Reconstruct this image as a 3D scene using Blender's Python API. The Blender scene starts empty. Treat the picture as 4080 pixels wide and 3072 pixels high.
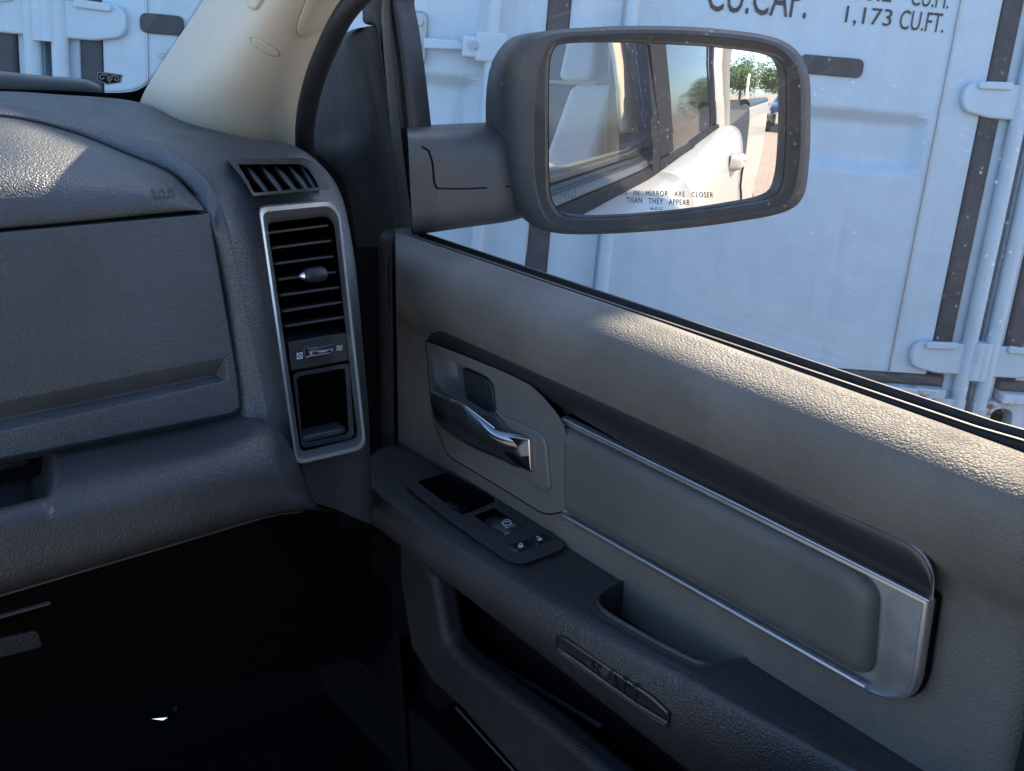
import bpy, bmesh, math, random
import numpy as np
from mathutils import Vector, Matrix
from mathutils.bvhtree import BVHTree

random.seed(7); rng = np.random.default_rng(7)
scene = bpy.context.scene
C = scene.collection

# ------------------------------------------------------------------ camera, sky, sun, exposure
# Metres. +X = towards the passenger door, +Y = forward in the truck, +Z = up, camera at the origin,
# about 1.6 m above the yard.  The three axes come from the truck's own parallel edges.
FOC = 4110.0; S = 4080/2212
def nrm(v): v = np.array(v, float); return v/np.linalg.norm(v)
AX = nrm([5700, -1350, FOC]); AY = nrm([-3340, -1596, FOC]); AY = nrm(AY-AX*(AX@AY)); AZ = np.cross(AX, AY)
R = np.array([AX, AY, AZ])
cam_d = bpy.data.cameras.new('camera'); cam = bpy.data.objects.new('camera', cam_d); C.objects.link(cam)
cam_d.sensor_width = 36; cam_d.lens = 36*FOC/4080; cam_d.clip_start = 0.01; cam_d.clip_end = 2000
M = np.eye(4); M[:3, 0] = R @ [1, 0, 0]; M[:3, 1] = R @ [0, -1, 0]; M[:3, 2] = R @ [0, 0, -1]
cam.matrix_world = Matrix(M.tolist()); scene.camera = cam

SUN_AZ = math.radians(28)     # from the truck's right side towards its front
SUN_EL = math.radians(38.6)
sdir = Vector((math.cos(SUN_EL)*math.cos(SUN_AZ), math.cos(SUN_EL)*math.sin(SUN_AZ), math.sin(SUN_EL)))
world = bpy.data.worlds.new('World'); scene.world = world; world.use_nodes = True
wn = world.node_tree.nodes; wl = world.node_tree.links
sky = wn.new('ShaderNodeTexSky'); sky.sky_type = 'NISHITA'; sky.sun_disc = False; sky.ozone_density = 2.0
sky.sun_elevation = SUN_EL; sky.sun_rotation = math.pi/2 - SUN_AZ
wn['Background'].inputs['Strength'].default_value = 0.15
wl.new(sky.outputs[0], wn['Background'].inputs[0])
sl = bpy.data.lights.new('sun', 'SUN'); sun = bpy.data.objects.new('sun', sl); C.objects.link(sun)
sl.energy = 4.2; sl.angle = math.radians(0.55); sl.color = (1.0, 0.79, 0.54)
sun.rotation_euler = sdir.to_track_quat('Z', 'Y').to_euler()
vs = scene.view_settings; vs.view_transform = 'Standard'; vs.look = 'None'; vs.exposure = 1.55; vs.gamma = 1
vs.use_white_balance = True; vs.white_balance_temperature = 6200; vs.white_balance_tint = 10
scene.cycles.max_bounces = 6; scene.cycles.diffuse_bounces = 3; scene.cycles.glossy_bounces = 4; scene.cycles.transparent_max_bounces = 10

# ------------------------------------------------------------------ surveying helpers
def ray(u, v): return R @ nrm([u*S-2040, v*S-1536, FOC])
def onx(u, v, x): r = ray(u, v); return r*(x/r[0])
def ony(u, v, y): r = ray(u, v); return r*(y/r[1])
def onz(u, v, z): r = ray(u, v); return r*(z/r[2])
def onp(u, v, p0, n): r = ray(u, v); return r*((np.array(p0) @ n)/(r @ n))
def crop(x0, y0, w, W):
    k = w/W
    return lambda x, y: ((x0+x*k)/S, (y0+y*k)/S)
c1 = crop(0, 0, 1020, 1659); c2 = crop(900, 0, 800, 1333); c3 = crop(1500, 0, 1800, 2212); c4 = crop(3000, 0, 1080, 1799)
c6 = crop(850, 600, 800, 987); c7 = crop(1450, 1200, 1000, 1515); c8 = crop(3000, 900, 1080, 1636)
c9 = crop(1600, 2000, 1200, 1865); cA = crop(2600, 2000, 1480, 2212); cM = crop(2100, 100, 1200, 2212)
FK = 0.22
def face(u, v, d=0.0):              # the dashboard's rear face: its foot leans towards the seat; d > 0 is deeper
    r = ray(u, v); t = (0.88+d+FK*0.177)/(r[1]-FK*r[2]); return r*t

# ------------------------------------------------------------------ mesh helpers
def cr(p, n, closed=False):
    p = np.array(p, float)
    if closed: p = np.vstack([p, p[:1]])
    d = np.r_[0, np.cumsum(np.linalg.norm(np.diff(p, axis=0), axis=1)**0.5)]
    t = np.linspace(0, d[-1], n+1 if closed else n)
    if closed: t = t[:-1]
    m = len(p); tan = np.zeros_like(p)
    for i in range(m):
        a, b = max(i-1, 0), min(i+1, m-1)
        if closed and i in (0, m-1): tan[i] = (p[1]-p[m-2])/((d[1]-d[0])+(d[m-1]-d[m-2]))
        else: tan[i] = (p[b]-p[a])/(d[b]-d[a])
    out = []
    for x in t:
        i = min(max(np.searchsorted(d, x, 'right')-1, 0), m-2); h = d[i+1]-d[i]; s = (x-d[i])/h
        out.append((2*s**3-3*s**2+1)*p[i]+(s**3-2*s**2+s)*h*tan[i]+(-2*s**3+3*s**2)*p[i+1]+(s**3-s**2)*h*tan[i+1])
    return np.array(out)
def lin(p, n, closed=False):
    p = np.array(p, float)
    if closed: p = np.vstack([p, p[:1]])
    d = np.r_[0, np.cumsum(np.linalg.norm(np.diff(p, axis=0), axis=1))]
    t = np.linspace(0, d[-1], n+1 if closed else n)
    if closed: t = t[:-1]
    return np.array([[np.interp(x, d, p[:, k]) for k in range(p.shape[1])] for x in t])
def matched(p, per):                # smooth resample that keeps the given stations at the same index
    p = np.array(p, float); m = len(p); out = []
    for i in range(m-1):
        p0 = p[max(i-1, 0)]; p1 = p[i]; p2 = p[i+1]; p3 = p[min(i+2, m-1)]
        for k in range(per):
            s = k/per
            out.append(0.5*((2*p1)+(p2-p0)*s+(2*p0-5*p1+4*p2-p3)*s*s+(3*p1-p0-3*p2+p3)*s**3))
    out.append(p[-1]); return np.array(out)
def rounded(poly, r, seg=5):
    poly = [np.array(q, float) for q in poly]; n = len(poly); out = []
    rs = r if isinstance(r, (list, tuple)) else [r]*n
    for i in range(n):
        p, a, b = poly[i], poly[i-1], poly[(i+1) % n]
        da, db = a-p, b-p; la, lb = np.linalg.norm(da), np.linalg.norm(db)
        q = min(rs[i], la*.48, lb*.48)
        if q <= 0: out.append(p); continue
        s, e = p+da/la*q, p+db/lb*q
        for k in range(seg+1):
            t = k/seg; out.append((1-t)**2*s+2*t*(1-t)*p+t*t*e)
    return out
def gridfaces(nr, nc, closed=False):
    f = []
    for i in range(nr-1):
        for j in range(nc if closed else nc-1):
            k = (j+1) % nc; f.append((i*nc+j, i*nc+k, (i+1)*nc+k, (i+1)*nc+j))
    return f
def add(name, v, f, m, parent=None, smooth=True, bevel=0, seg=3, solid=0, sub=0, angle=35):
    me = bpy.data.meshes.new(name); me.from_pydata([tuple(map(float, q)) for q in v], [], f); me.update()
    bm = bmesh.new(); bm.from_mesh(me); bmesh.ops.recalc_face_normals(bm, faces=bm.faces[:]); bm.to_mesh(me); bm.free()
    o = bpy.data.objects.new(name, me); C.objects.link(o); me.materials.append(m)
    if smooth:
        me.polygons.foreach_set('use_smooth', [True]*len(me.polygons))
        if smooth == 'auto':
            me.set_sharp_from_angle(angle=math.radians(angle))
    if solid:
        md = o.modifiers.new('thickness', 'SOLIDIFY'); md.thickness = abs(solid); md.offset = -1 if solid > 0 else 1
    if sub:
        md = o.modifiers.new('subdivision', 'SUBSURF'); md.levels = md.render_levels = sub
    if bevel:
        md = o.modifiers.new('bevel', 'BEVEL'); md.width = bevel; md.segments = seg; md.limit_method = 'ANGLE'; md.angle_limit = math.radians(30)
        md.harden_normals = False
    if parent is not None:
        o.parent = parent; o.matrix_parent_inverse = parent.matrix_world.inverted() if not parent.get('local') else Matrix()
    return o
def thing(name, label, cat, loc=(0, 0, 0), group=None, mat=None):
    o = bpy.data.objects.new(name, None); C.objects.link(o)
    if mat is not None: o.matrix_world = mat; o['local'] = 1
    else: o.location = loc; o.matrix_world = Matrix.Translation(loc)
    o.empty_display_size = 0.05
    o['label'] = label; o['category'] = cat
    if group: o['group'] = group
    return o
def tag(o, label, cat, group=None):
    o['label'] = label; o['category'] = cat
    if group: o['group'] = group
    return o
def loft(name, rows, m, parent=None, per=0, n=0, nr=0, closed=False, **k):
    if per: rows = [matched(r, per) for r in rows]
    elif n: rows = [cr(r, n, closed) for r in rows]
    rows = np.array(rows, float)
    if nr:                              # smooth across the rows too
        cols = [matched(rows[:, j], nr) for j in range(rows.shape[1])]
        rows = np.array(cols).transpose(1, 0, 2)
    return add(name, rows.reshape(-1, 3), gridfaces(rows.shape[0], rows.shape[1], closed), m, parent, **k)
def prism(name, outline, d, m, parent=None, bevel=0.001, smooth='auto', **k):
    o = np.array(outline, float); d = np.array(d, float); n = len(o)
    v = np.vstack([o, o+d]); f = [tuple(range(n))[::-1], tuple(range(n, 2*n))]+[(i, (i+1) % n, n+(i+1) % n, n+i) for i in range(n)]
    return add(name, v, f, m, parent, smooth=smooth, bevel=bevel, **k)
def box(name, lo, hi, m, parent=None, bevel=0.002, **k):
    (a, b, c), (d, e, f) = lo, hi
    return prism(name, [(a, b, c), (d, b, c), (d, e, c), (a, e, c)], (0, 0, f-c), m, parent, bevel, **k)
def rings(name, loops, m, parent=None, cap0=False, cap1=False, **k):
    n = len(loops[0]); v = np.vstack(loops); f = gridfaces(len(loops), n, True)
    if cap0: f.append(tuple(range(n))[::-1])
    if cap1: f.append(tuple(range((len(loops)-1)*n, len(loops)*n)))
    return add(name, v, f, m, parent, **k)
def inset(o, d):                        # shrink a closed planar 3-D loop inwards by d
    o = np.array(o, float); n = len(o); c = o.mean(0)
    nv = np.zeros(3)
    for i in range(n): nv += np.cross(o[i]-c, o[(i+1) % n]-c)
    nv = nrm(nv); out = []
    for i in range(n):
        e1 = nrm(o[i]-o[i-1]+1e-12); e2 = nrm(o[(i+1) % n]-o[i]+1e-12)
        n1 = np.cross(nv, e1); n2 = np.cross(nv, e2); b = nrm(n1+n2); k = max(b @ n1, .4)
        out.append(o[i]+b*d/k)
    return np.array(out)
def cushion(name, outline, d, h, r, m, parent=None, seg=6, crown=0.0, skirt=0.004, **k):
    d = nrm(d); o = np.array(outline, float); L = [o-d*skirt]
    for i in range(seg+1):
        a = i/seg*math.pi/2; L.append(inset(o, r*(1-math.cos(a)))+d*h*math.sin(a))
    c = L[-1].mean(0); top = L[-1]
    for s in (.75, .5, .25): L.append(c+(top-c)*s+d*crown*(1-s*s))
    return rings(name, L, m, parent, cap1=True, **k)
def padded(name, poly, rad, d, h, r, m, parent=None, seg=6, crown=0.0, skirt=0.004, **k):
    """rounded pad from a corner polygon (3-D) and corner radii in metres; stays clean at sharp corners"""
    d = nrm(d); P = np.array(poly, float); rad = rad if hasattr(rad, '__len__') else [rad]*len(P)
    def lp(q, up): return np.array(rounded(list(inset(P, q)), [max(x-q, .0004) for x in rad], 6))+d*up
    L = [lp(0, -skirt)]+[lp(r*(1-math.cos(i/seg*math.pi/2)), h*math.sin(i/seg*math.pi/2)) for i in range(seg+1)]
    if crown: L.append(lp(r*1.5, h+crown*.5)); L.append(lp(r*2.2, h+crown*.8))
    return rings(name, L, m, parent, cap1=True, **k)
def tube(name, path, r, m, parent=None, n=10, caps=True, smoothn=0, closed=False, **k):
    p = np.array(path, float)
    if smoothn: p = cr(p, smoothn, closed)
    rr = r if hasattr(r, '__len__') else [r]*len(p)
    L = []; ref = None
    for i in range(len(p)):
        if closed: t = nrm(p[(i+1) % len(p)]-p[i-1])
        else: t = nrm(p[min(i+1, len(p)-1)]-p[max(i-1, 0)])
        if ref is None: ref = np.array([0, 0, 1.]) if abs(t[2]) < .8 else np.array([1., 0, 0])
        a = nrm(ref-t*(ref @ t)); b = np.cross(t, a); ref = a
        L.append(np.array([p[i]+rr[i]*(a*math.cos(q)+b*math.sin(q)) for q in np.linspace(0, 2*math.pi, n, endpoint=False)]))
    if closed: L.append(L[0])
    return rings(name, L, m, parent, cap0=caps and not closed, cap1=caps and not closed, smooth='auto', angle=50, **k)
def holed(name, loops, fn, depth, m, parent=None, bevel=0.0, **k):
    """flat plate with holes: loops of 2-D points (first is the outline), fn maps (a, b, height) to 3-D"""
    cu = bpy.data.curves.new('tmp', 'CURVE'); cu.dimensions = '2D'; cu.fill_mode = 'BOTH'
    sc = max(np.ptp(np.array(loops[0])[:, 0]), 1e-9)
    for lp in loops:
        s = cu.splines.new('POLY'); s.points.add(len(lp)-1); s.use_cyclic_u = True
        for i, q in enumerate(lp): s.points[i].co = (q[0]/sc, q[1]/sc, 0, 1)
    ob = bpy.data.objects.new('tmp', cu); C.objects.link(ob)
    bpy.context.view_layer.update()
    me = ob.to_mesh(); vv = [tuple(x.co) for x in me.vertices]; ff = [tuple(p.vertices) for p in me.polygons]
    ob.to_mesh_clear(); bpy.data.objects.remove(ob); bpy.data.curves.remove(cu)
    # merge doubles, extrude
    key = {}; idx = []; nv = []
    for q in vv:
        kq = (round(q[0], 6), round(q[1], 6))
        if kq not in key: key[kq] = len(nv); nv.append((q[0]*sc, q[1]*sc))
        idx.append(key[kq])
    ff = [tuple(dict.fromkeys(idx[i] for i in p)) for p in ff]; ff = list({tuple(sorted(p)): p for p in ff if len(p) > 2}.values())
    n = len(nv); cnt = {}
    for p in ff:
        for i in range(len(p)):
            e = (p[i], p[(i+1) % len(p)]); cnt.setdefault(tuple(sorted(e)), []).append(e)
    V = [fn(a, b, 0) for a, b in nv]+[fn(a, b, depth) for a, b in nv]
    F = list(ff)+[tuple(x+n for x in p)[::-1] for p in ff]
    for e, l in cnt.items():
        if len(l) == 1: a, b = l[0]; F.append((a, b, b+n, a+n))
    return add(name, V, F, m, parent, smooth='auto', bevel=bevel, **k)
def text2d(s, space=1.0):
    cu = bpy.data.curves.new('t', 'FONT'); cu.body = s; cu.size = 1; cu.space_character = space; cu.resolution_u = 3
    ob = bpy.data.objects.new('t', cu); C.objects.link(ob); bpy.context.view_layer.update()
    me = ob.to_mesh(); v = np.array([x.co[:2] for x in me.vertices]); f = [tuple(p.vertices) for p in me.polygons]
    ob.to_mesh_clear(); bpy.data.objects.remove(ob); bpy.data.curves.remove(cu)
    v = v-v.min(0); w, h = v.max(0); return v/[w, h], f
def lettering(name, s, fn, m, parent=None, space=1.0, bold=0.0):
    """fn maps unit coordinates (0..1 along, 0..1 up) to 3-D; flat print"""
    v, f = text2d(s, space); o = add(name, [fn(a, b) for a, b in v], f, m, parent, smooth=False); return o
def quadmap(p00, p10, p01, fn):        # unit square -> pixel parallelogram -> surface
    p00, p10, p01 = map(np.array, (p00, p10, p01))
    return lambda a, b: fn(*(p00+(p10-p00)*a+(p01-p00)*b))
def caster(o):
    dg = bpy.context.evaluated_depsgraph_get(); bpy.context.view_layer.update()
    ev = o.evaluated_get(dg); me = ev.to_mesh(); mw = o.matrix_world
    t = BVHTree.FromPolygons([mw @ q.co for q in me.vertices], [tuple(p.vertices) for p in me.polygons]); ev.to_mesh_clear()
    def f(u, v, lift=0.001):
        h = t.ray_cast(Vector((0, 0, 0)), Vector(ray(u, v)))
        if h[0] is None: h = t.find_nearest(Vector(ray(u, v)*0.9)); return np.array(h[0])
        nn = np.array(h[1]); nn = nn if nn @ ray(u, v) < 0 else -nn
        return np.array(h[0])+nn*lift
    return f

# ------------------------------------------------------------------ materials
def new_mat(name):
    m = bpy.data.materials.new(name); m.use_nodes = True; return m, m.node_tree.nodes, m.node_tree.links, m.node_tree.nodes['Principled BSDF']
def coords(n, l, scale=None):
    tc = n.new('ShaderNodeTexCoord')
    if scale is None: return tc.outputs['Object']
    mp = n.new('ShaderNodeMapping'); mp.inputs['Scale'].default_value = scale; l.new(tc.outputs['Object'], mp.inputs[0]); return mp.outputs[0]
def ramp(n, l, src, stops):
    r = n.new('ShaderNodeValToRGB'); e = r.color_ramp.elements
    while len(e) < len(stops): e.new(0.5)
    for i, (p, c) in enumerate(stops):
        e[i].position = p; e[i].color = (*c, 1) if hasattr(c, '__len__') else (c, c, c, 1)
    l.new(src, r.inputs[0]); return r.outputs[0]
def noise(n, l, co, scale, detail=4, rough=.55, dist=0):
    t = n.new('ShaderNodeTexNoise'); t.inputs['Scale'].default_value = scale; t.inputs['Detail'].default_value = detail
    t.inputs['Roughness'].default_value = rough; t.inputs['Distortion'].default_value = dist; l.new(co, t.inputs['Vector']); return t.outputs['Fac']
def math_(n, l, op, a, b):
    t = n.new('ShaderNodeMath'); t.operation = op
    for i, x in enumerate((a, b)):
        if isinstance(x, (int, float)): t.inputs[i].default_value = x
        else: l.new(x, t.inputs[i])
    return t.outputs[0]
def mixc(n, l, fac, a, b):
    t = n.new('ShaderNodeMix'); t.data_type = 'RGBA'
    for i, x in ((0, fac), (6, a), (7, b)):
        if isinstance(x, (int, float)): t.inputs[i].default_value = x
        elif hasattr(x, '__len__'): t.inputs[i].default_value = (*x, 1)
        else: l.new(x, t.inputs[i])
    return t.outputs[2]
def grain(name, col, rough=.5, scale=330, depth=.0006, strength=.6, spec=.5, wear=.25, sheen=0):
    """moulded or stitched trim with a pebbled leather grain"""
    m, n, l, b = new_mat(name); co = coords(n, l)
    w = n.new('ShaderNodeTexNoise'); w.inputs['Scale'].default_value = scale*.45; w.inputs['Detail'].default_value = 2; l.new(co, w.inputs['Vector'])
    ad = n.new('ShaderNodeVectorMath'); ad.operation = 'MULTIPLY_ADD'; l.new(w.outputs['Color'], ad.inputs[0])
    ad.inputs[1].default_value = (1.6/scale,)*3; l.new(co, ad.inputs[2])
    v = n.new('ShaderNodeTexVoronoi'); v.feature = 'F1'; v.inputs['Scale'].default_value = scale
    l.new(ad.outputs[0], v.inputs['Vector'])
    h = math_(n, l, 'SUBTRACT', 1.0, v.outputs['Distance'])
    h2 = noise(n, l, co, scale*.18, 3); hh = math_(n, l, 'ADD', h, math_(n, l, 'MULTIPLY', h2, .16))
    bp = n.new('ShaderNodeBump'); bp.inputs['Distance'].default_value = depth; bp.inputs['Strength'].default_value = strength
    l.new(hh, bp.inputs['Height']); l.new(bp.outputs[0], b.inputs['Normal'])
    big = noise(n, l, co, 9, 5)
    l.new(mixc(n, l, ramp(n, l, big, [(.35, 0), (.75, 1)]), [c*(1-wear*.5) for c in col], [min(1, c*(1+wear)) for c in col]), b.inputs['Base Color'])
    l.new(ramp(n, l, noise(n, l, co, 23, 4), [(.3, rough-.06), (.7, rough+.08)]), b.inputs['Roughness'])
    b.inputs['Specular IOR Level'].default_value = spec
    return m
def plain(name, col, rough=.5, metal=0, spec=.5, var=.12, scale=30, bump=0, coat=0):
    m, n, l, b = new_mat(name); co = coords(n, l); f = noise(n, l, co, scale, 4)
    l.new(mixc(n, l, f, [c*(1-var) for c in col], [min(1, c*(1+var)) for c in col]), b.inputs['Base Color'])
    l.new(ramp(n, l, noise(n, l, co, scale*2.3, 3), [(.3, max(rough-.05, .01)), (.7, rough+.06)]), b.inputs['Roughness'])
    b.inputs['Metallic'].default_value = metal; b.inputs['Specular IOR Level'].default_value = spec
    b.inputs['Coat Weight'].default_value = coat; b.inputs['Coat Roughness'].default_value = .08
    if bump:
        bp = n.new('ShaderNodeBump'); bp.inputs['Distance'].default_value = bump; l.new(noise(n, l, co, scale*12, 3), bp.inputs['Height']); l.new(bp.outputs[0], b.inputs['Normal'])
    return m
def glass(name, tint=(.95, .98, 1), dust=.5, dot=260, refl=1.0, streak=True):
    m, n, l, b = new_mat(name); n.remove(b); out = n['Material Output']; co = coords(n, l)
    tr = n.new('ShaderNodeBsdfTransparent'); tr.inputs[0].default_value = (*tint, 1)
    gl = n.new('ShaderNodeBsdfGlossy'); gl.inputs['Roughness'].default_value = .02
    lw = n.new('ShaderNodeLayerWeight'); f5 = math_(n, l, 'POWER', lw.outputs['Facing'], 5.0)   # same from both sides of the sheet
    fr = math_(n, l, 'MULTIPLY_ADD', f5, .9); fr.node.inputs[2].default_value = .045
    mx = n.new('ShaderNodeMixShader'); l.new(math_(n, l, 'MULTIPLY', fr, refl), mx.inputs[0]); l.new(tr.outputs[0], mx.inputs[1]); l.new(gl.outputs[0], mx.inputs[2])
    last = mx.outputs[0]
    if dust:
        v = n.new('ShaderNodeTexVoronoi'); v.inputs['Scale'].default_value = dot; l.new(co, v.inputs['Vector'])
        msk = ramp(n, l, v.outputs['Distance'], [(.02, 1), (.26, 0)])
        sel = ramp(n, l, v.outputs['Color'], [(.58, 0), (.85, 1)])
        patch = ramp(n, l, noise(n, l, co, 6, 5, .6), [(.38, 0.1), (.72, 1)])
        d = math_(n, l, 'MULTIPLY', math_(n, l, 'MULTIPLY', msk, sel), patch)
        if streak:
            for ang, k in ((.55, .30), (-.35, .22)):
                tc = n.new('ShaderNodeTexCoord'); mp = n.new('ShaderNodeMapping'); mp.inputs['Rotation'].default_value = (ang, 0, 0); l.new(tc.outputs['Object'], mp.inputs[0])
                m3 = n.new('ShaderNodeMapping'); m3.inputs['Scale'].default_value = (1, 9, 420); l.new(mp.outputs[0], m3.inputs[0])
                st = noise(n, l, m3.outputs[0], 1.0, 5, .7, .2)
                d = math_(n, l, 'ADD', d, math_(n, l, 'MULTIPLY', math_(n, l, 'MULTIPLY', ramp(n, l, st, [(.58, 0), (.78, k)]), patch), patch))
        hz = ramp(n, l, noise(n, l, co, 2.2, 4), [(.3, .006), (.75, .03)])
        d = math_(n, l, 'ADD', math_(n, l, 'MULTIPLY', d, dust), hz)
        df = n.new('ShaderNodeBsdfDiffuse'); df.inputs[0].default_value = (.75, .78, .8, 1)
        tl = n.new('ShaderNodeBsdfTranslucent'); tl.inputs[0].default_value = (.75, .78, .8, 1)
        ms = n.new('ShaderNodeMixShader'); l.new(df.outputs[0], ms.inputs[1]); l.new(tl.outputs[0], ms.inputs[2]); ms.inputs[0].default_value = .5
        m2 = n.new('ShaderNodeMixShader'); l.new(d, m2.inputs[0]); l.new(last, m2.inputs[1]); l.new(ms.outputs[0], m2.inputs[2]); last = m2.outputs[0]
    l.new(last, out.inputs[0]); return m
def painted_steel(name, col, rust=.0, dirt=.4):
    m, n, l, b = new_mat(name); co = coords(n, l)
    d = ramp(n, l, noise(n, l, coords(n, l, (3, 3, .8)), 5, 6, .6), [(.38, 0), (.8, 1)])
    base = mixc(n, l, math_(n, l, 'MULTIPLY', d, dirt), col, [c*.55 for c in col])
    rn = ramp(n, l, noise(n, l, coords(n, l, (22, .7, 6)), 1.0, 6, .7), [(.52, 0), (.85, 1)])
    base = mixc(n, l, math_(n, l, 'MULTIPLY', rn, dirt*1.1), base, (.27, .27, .26))
    sp = ramp(n, l, noise(n, l, co, 60, 5, .65), [(.70, 0), (.74, 1)])
    base = mixc(n, l, math_(n, l, 'MULTIPLY', sp, .25), base, (.2, .2, .2))
    if rust:
        r = ramp(n, l, noise(n, l, co, 16, 8, .7), [(.64-.12*rust, 0), (.72-.12*rust, 1)])
        base = mixc(n, l, r, base, (.20, .075, .03))
    l.new(base, b.inputs['Base Color']); b.inputs['Roughness'].default_value = .55
    bp = n.new('ShaderNodeBump'); bp.inputs['Distance'].default_value = .012; l.new(noise(n, l, co, 3.2, 3), bp.inputs['Height']); l.new(bp.outputs[0], b.inputs['Normal'])
    return m
MT = dict(
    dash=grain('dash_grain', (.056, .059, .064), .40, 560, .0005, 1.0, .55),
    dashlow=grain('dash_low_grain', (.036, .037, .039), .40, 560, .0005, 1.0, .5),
    doorpad=grain('door_pad_grain', (.142, .134, .121), .58, 520, .0006, 1.0, .27),
    insert=grain('insert_grain', (.098, .094, .087), .5, 600, .0004, .7, .4),
    armrest=grain('armrest_grain', (.041, .041, .042), .36, 560, .0005, 1.0, .55),
    blackgrain=grain('black_grain', (.022, .023, .026), .5, 560, .0006, .9, .4),
    sail=grain('sail_grain', (.026, .027, .029), .55, 540, .0006, .9, .35),
    handlegrey=plain('handle_grey', (.122, .119, .112), .40, bump=.0001),
    blackplastic=plain('black_plastic', (.018, .019, .022), .4, bump=.0001),
    switchblack=plain('switch_black', (.050, .051, .055), .33),
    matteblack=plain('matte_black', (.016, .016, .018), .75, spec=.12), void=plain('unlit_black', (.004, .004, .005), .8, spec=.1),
    rubber=plain('rubber', (.014, .014, .015), .5, bump=.0002),
    rubbergrey=plain('rubber_grey', (.06, .06, .063), .38),
    gloss=plain('gloss_trim', (.026, .024, .025), .30, spec=.6, var=.02, scale=8),
    silver=plain('satin_silver', (.50, .51, .53), .33, metal=.85, var=.03),
    chrome=plain('chrome', (.62, .62, .63), .06, metal=1, var=.02),
    darkchrome=plain('dark_chrome', (.22, .225, .24), .10, metal=.9, var=.1),
    beigedark=plain('beige_shutline', (.26, .22, .16), .6), beige=plain('beige_trim', (.64, .56, .435), .5, var=.04, bump=.0001),
    print_white=plain('white_print', (.75, .77, .78), .5), print_black=plain('black_print', (.02, .02, .022), .5),
    print_grey=plain('grey_print', (.10, .11, .12), .5),
    glass=glass('window_glass', dust=.36, dot=190), windshield=glass('windshield_glass', (.90, .97, 1), .35, 300, streak=False),
    smoked=plain('dark_rear_glass', (.01, .012, .015), .03, spec=.9), frit=plain('frit', (.010, .010, .011), .35),
    mirrorblack=plain('mirror_housing', (.048, .049, .051), .45, bump=.0004, scale=60),
    white=plain('white_paint', (.40, .385, .36), .35, coat=.4, var=.02), carpet=plain('carpet', (.008, .008, .009), .95, spec=.05, scale=200, bump=.003),
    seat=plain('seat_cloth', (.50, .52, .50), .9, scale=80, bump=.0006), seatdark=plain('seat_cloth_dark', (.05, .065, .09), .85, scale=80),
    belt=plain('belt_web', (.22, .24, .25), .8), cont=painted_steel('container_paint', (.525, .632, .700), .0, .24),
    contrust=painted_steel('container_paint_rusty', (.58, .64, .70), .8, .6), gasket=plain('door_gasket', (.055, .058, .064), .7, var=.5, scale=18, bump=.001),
    tan=plain('sunlit_lip', (.13, .115, .095), .5), steel=plain('galvanised', (.42, .44, .46), .45, metal=.6, var=.2),
)
mm, n_, l_, b_ = new_mat('mirror_silver'); n_.remove(b_); g_ = n_.new('ShaderNodeBsdfGlossy'); g_.inputs[0].default_value = (.86, .90, .93, 1)
g_.inputs['Roughness'].default_value = .0; co_ = coords(n_, l_); v_ = n_.new('ShaderNodeTexVoronoi'); v_.inputs['Scale'].default_value = 260; l_.new(co_, v_.inputs['Vector'])
d_ = n_.new('ShaderNodeBsdfDiffuse'); d_.inputs[0].default_value = (.7, .72, .74, 1); x_ = n_.new('ShaderNodeMixShader')
l_.new(math_(n_, l_, 'ADD', math_(n_, l_, 'MULTIPLY', math_(n_, l_, 'MULTIPLY', ramp(n_, l_, v_.outputs['Distance'], [(.08, 1), (.16, 0)]), ramp(n_, l_, v_.outputs['Color'], [(.7, 0), (.8, 1)])), .35), .02), x_.inputs[0])
l_.new(g_.outputs[0], x_.inputs[1]); l_.new(d_.outputs[0], x_.inputs[2]); l_.new(x_.outputs[0], n_['Material Output'].inputs[0]); MT['mirror'] = mm
# ------------------------------------------------------------------ dashboard
dash = thing('dashboard', 'dark grey grained dashboard with glove box and tall silver-framed side vent', 'dashboard', (0.2, 0.95, -0.45))
def W(p):                                        # (u, v, y) or (u, v, 'F', offset)
    if p[2] == 'F': return face(p[0], p[1], p[3] if len(p) > 3 else 0)
    return ony(p[0], p[1], p[2])
def lefts(p): return np.array([[x, p[1], p[2]] for x in (-.45, -.33, -.22, -.12, -.03)]+[[p[0]-.07, p[1], p[2]]])
L3 = [(0, 248, 1.04), (150, 280, 1.03), (280, 330, .99), (370, 367, .95), (425, 415, .915), (452, 462, 'F'), (470, 540, 'F'), (490, 640, 'F'), (505, 740, 'F'), (520, 840, 'F'), (527, 905, 'F'), (560, 990, 'F')]
L2 = [(0, 226, 1.10), (120, 240, 1.085), (240, 270, 1.05), (330, 300, 1.01), (410, 345, .965), (465, 395, .925), (500, 470, 'F', -.008), (528, 590, 'F', -.010), (560, 740, 'F', -.010), (590, 880, 'F', -.010), (607, 960, 'F', -.010), (655, 1075, 'F', -.004)]
L1 = [(0, 206, 1.27), (120, 211, 1.27), (290, 223, 1.255), (400, 266, 1.20), (520, 300, 1.10), (640, 317, 1.03), (725, 400, .975), (762, 540, 'F', .03), (783, 740, 'F', .035), (797, 900, 'F', .04), (800, 1000, 'F', .04), (808, 1130, 'F', .05)]
P3, P2, P1 = [np.array([W(p) for p in L]) for L in (L3, L2, L1)]
P3, P2, P1 = [np.vstack([lefts(P[0]), P]) for P in (P3, P2, P1)]
P0 = P1+np.array([.0, .05, -.05]); P0[12:] = P1[12:]+np.array([.02, .10, 0])
Pin = P3+np.array([0, .025, 0]); Pin[:10, 2] -= .012
PA = P3*.45+P2*.55+np.array([0, -.004, .004])
PB = P2*.55+P1*.45; PB[:11, 2] += .006
body = loft('body', [Pin, P3, PA, P2, PB, P1, P0], MT['dash'], dash, per=16, nr=9)
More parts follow.
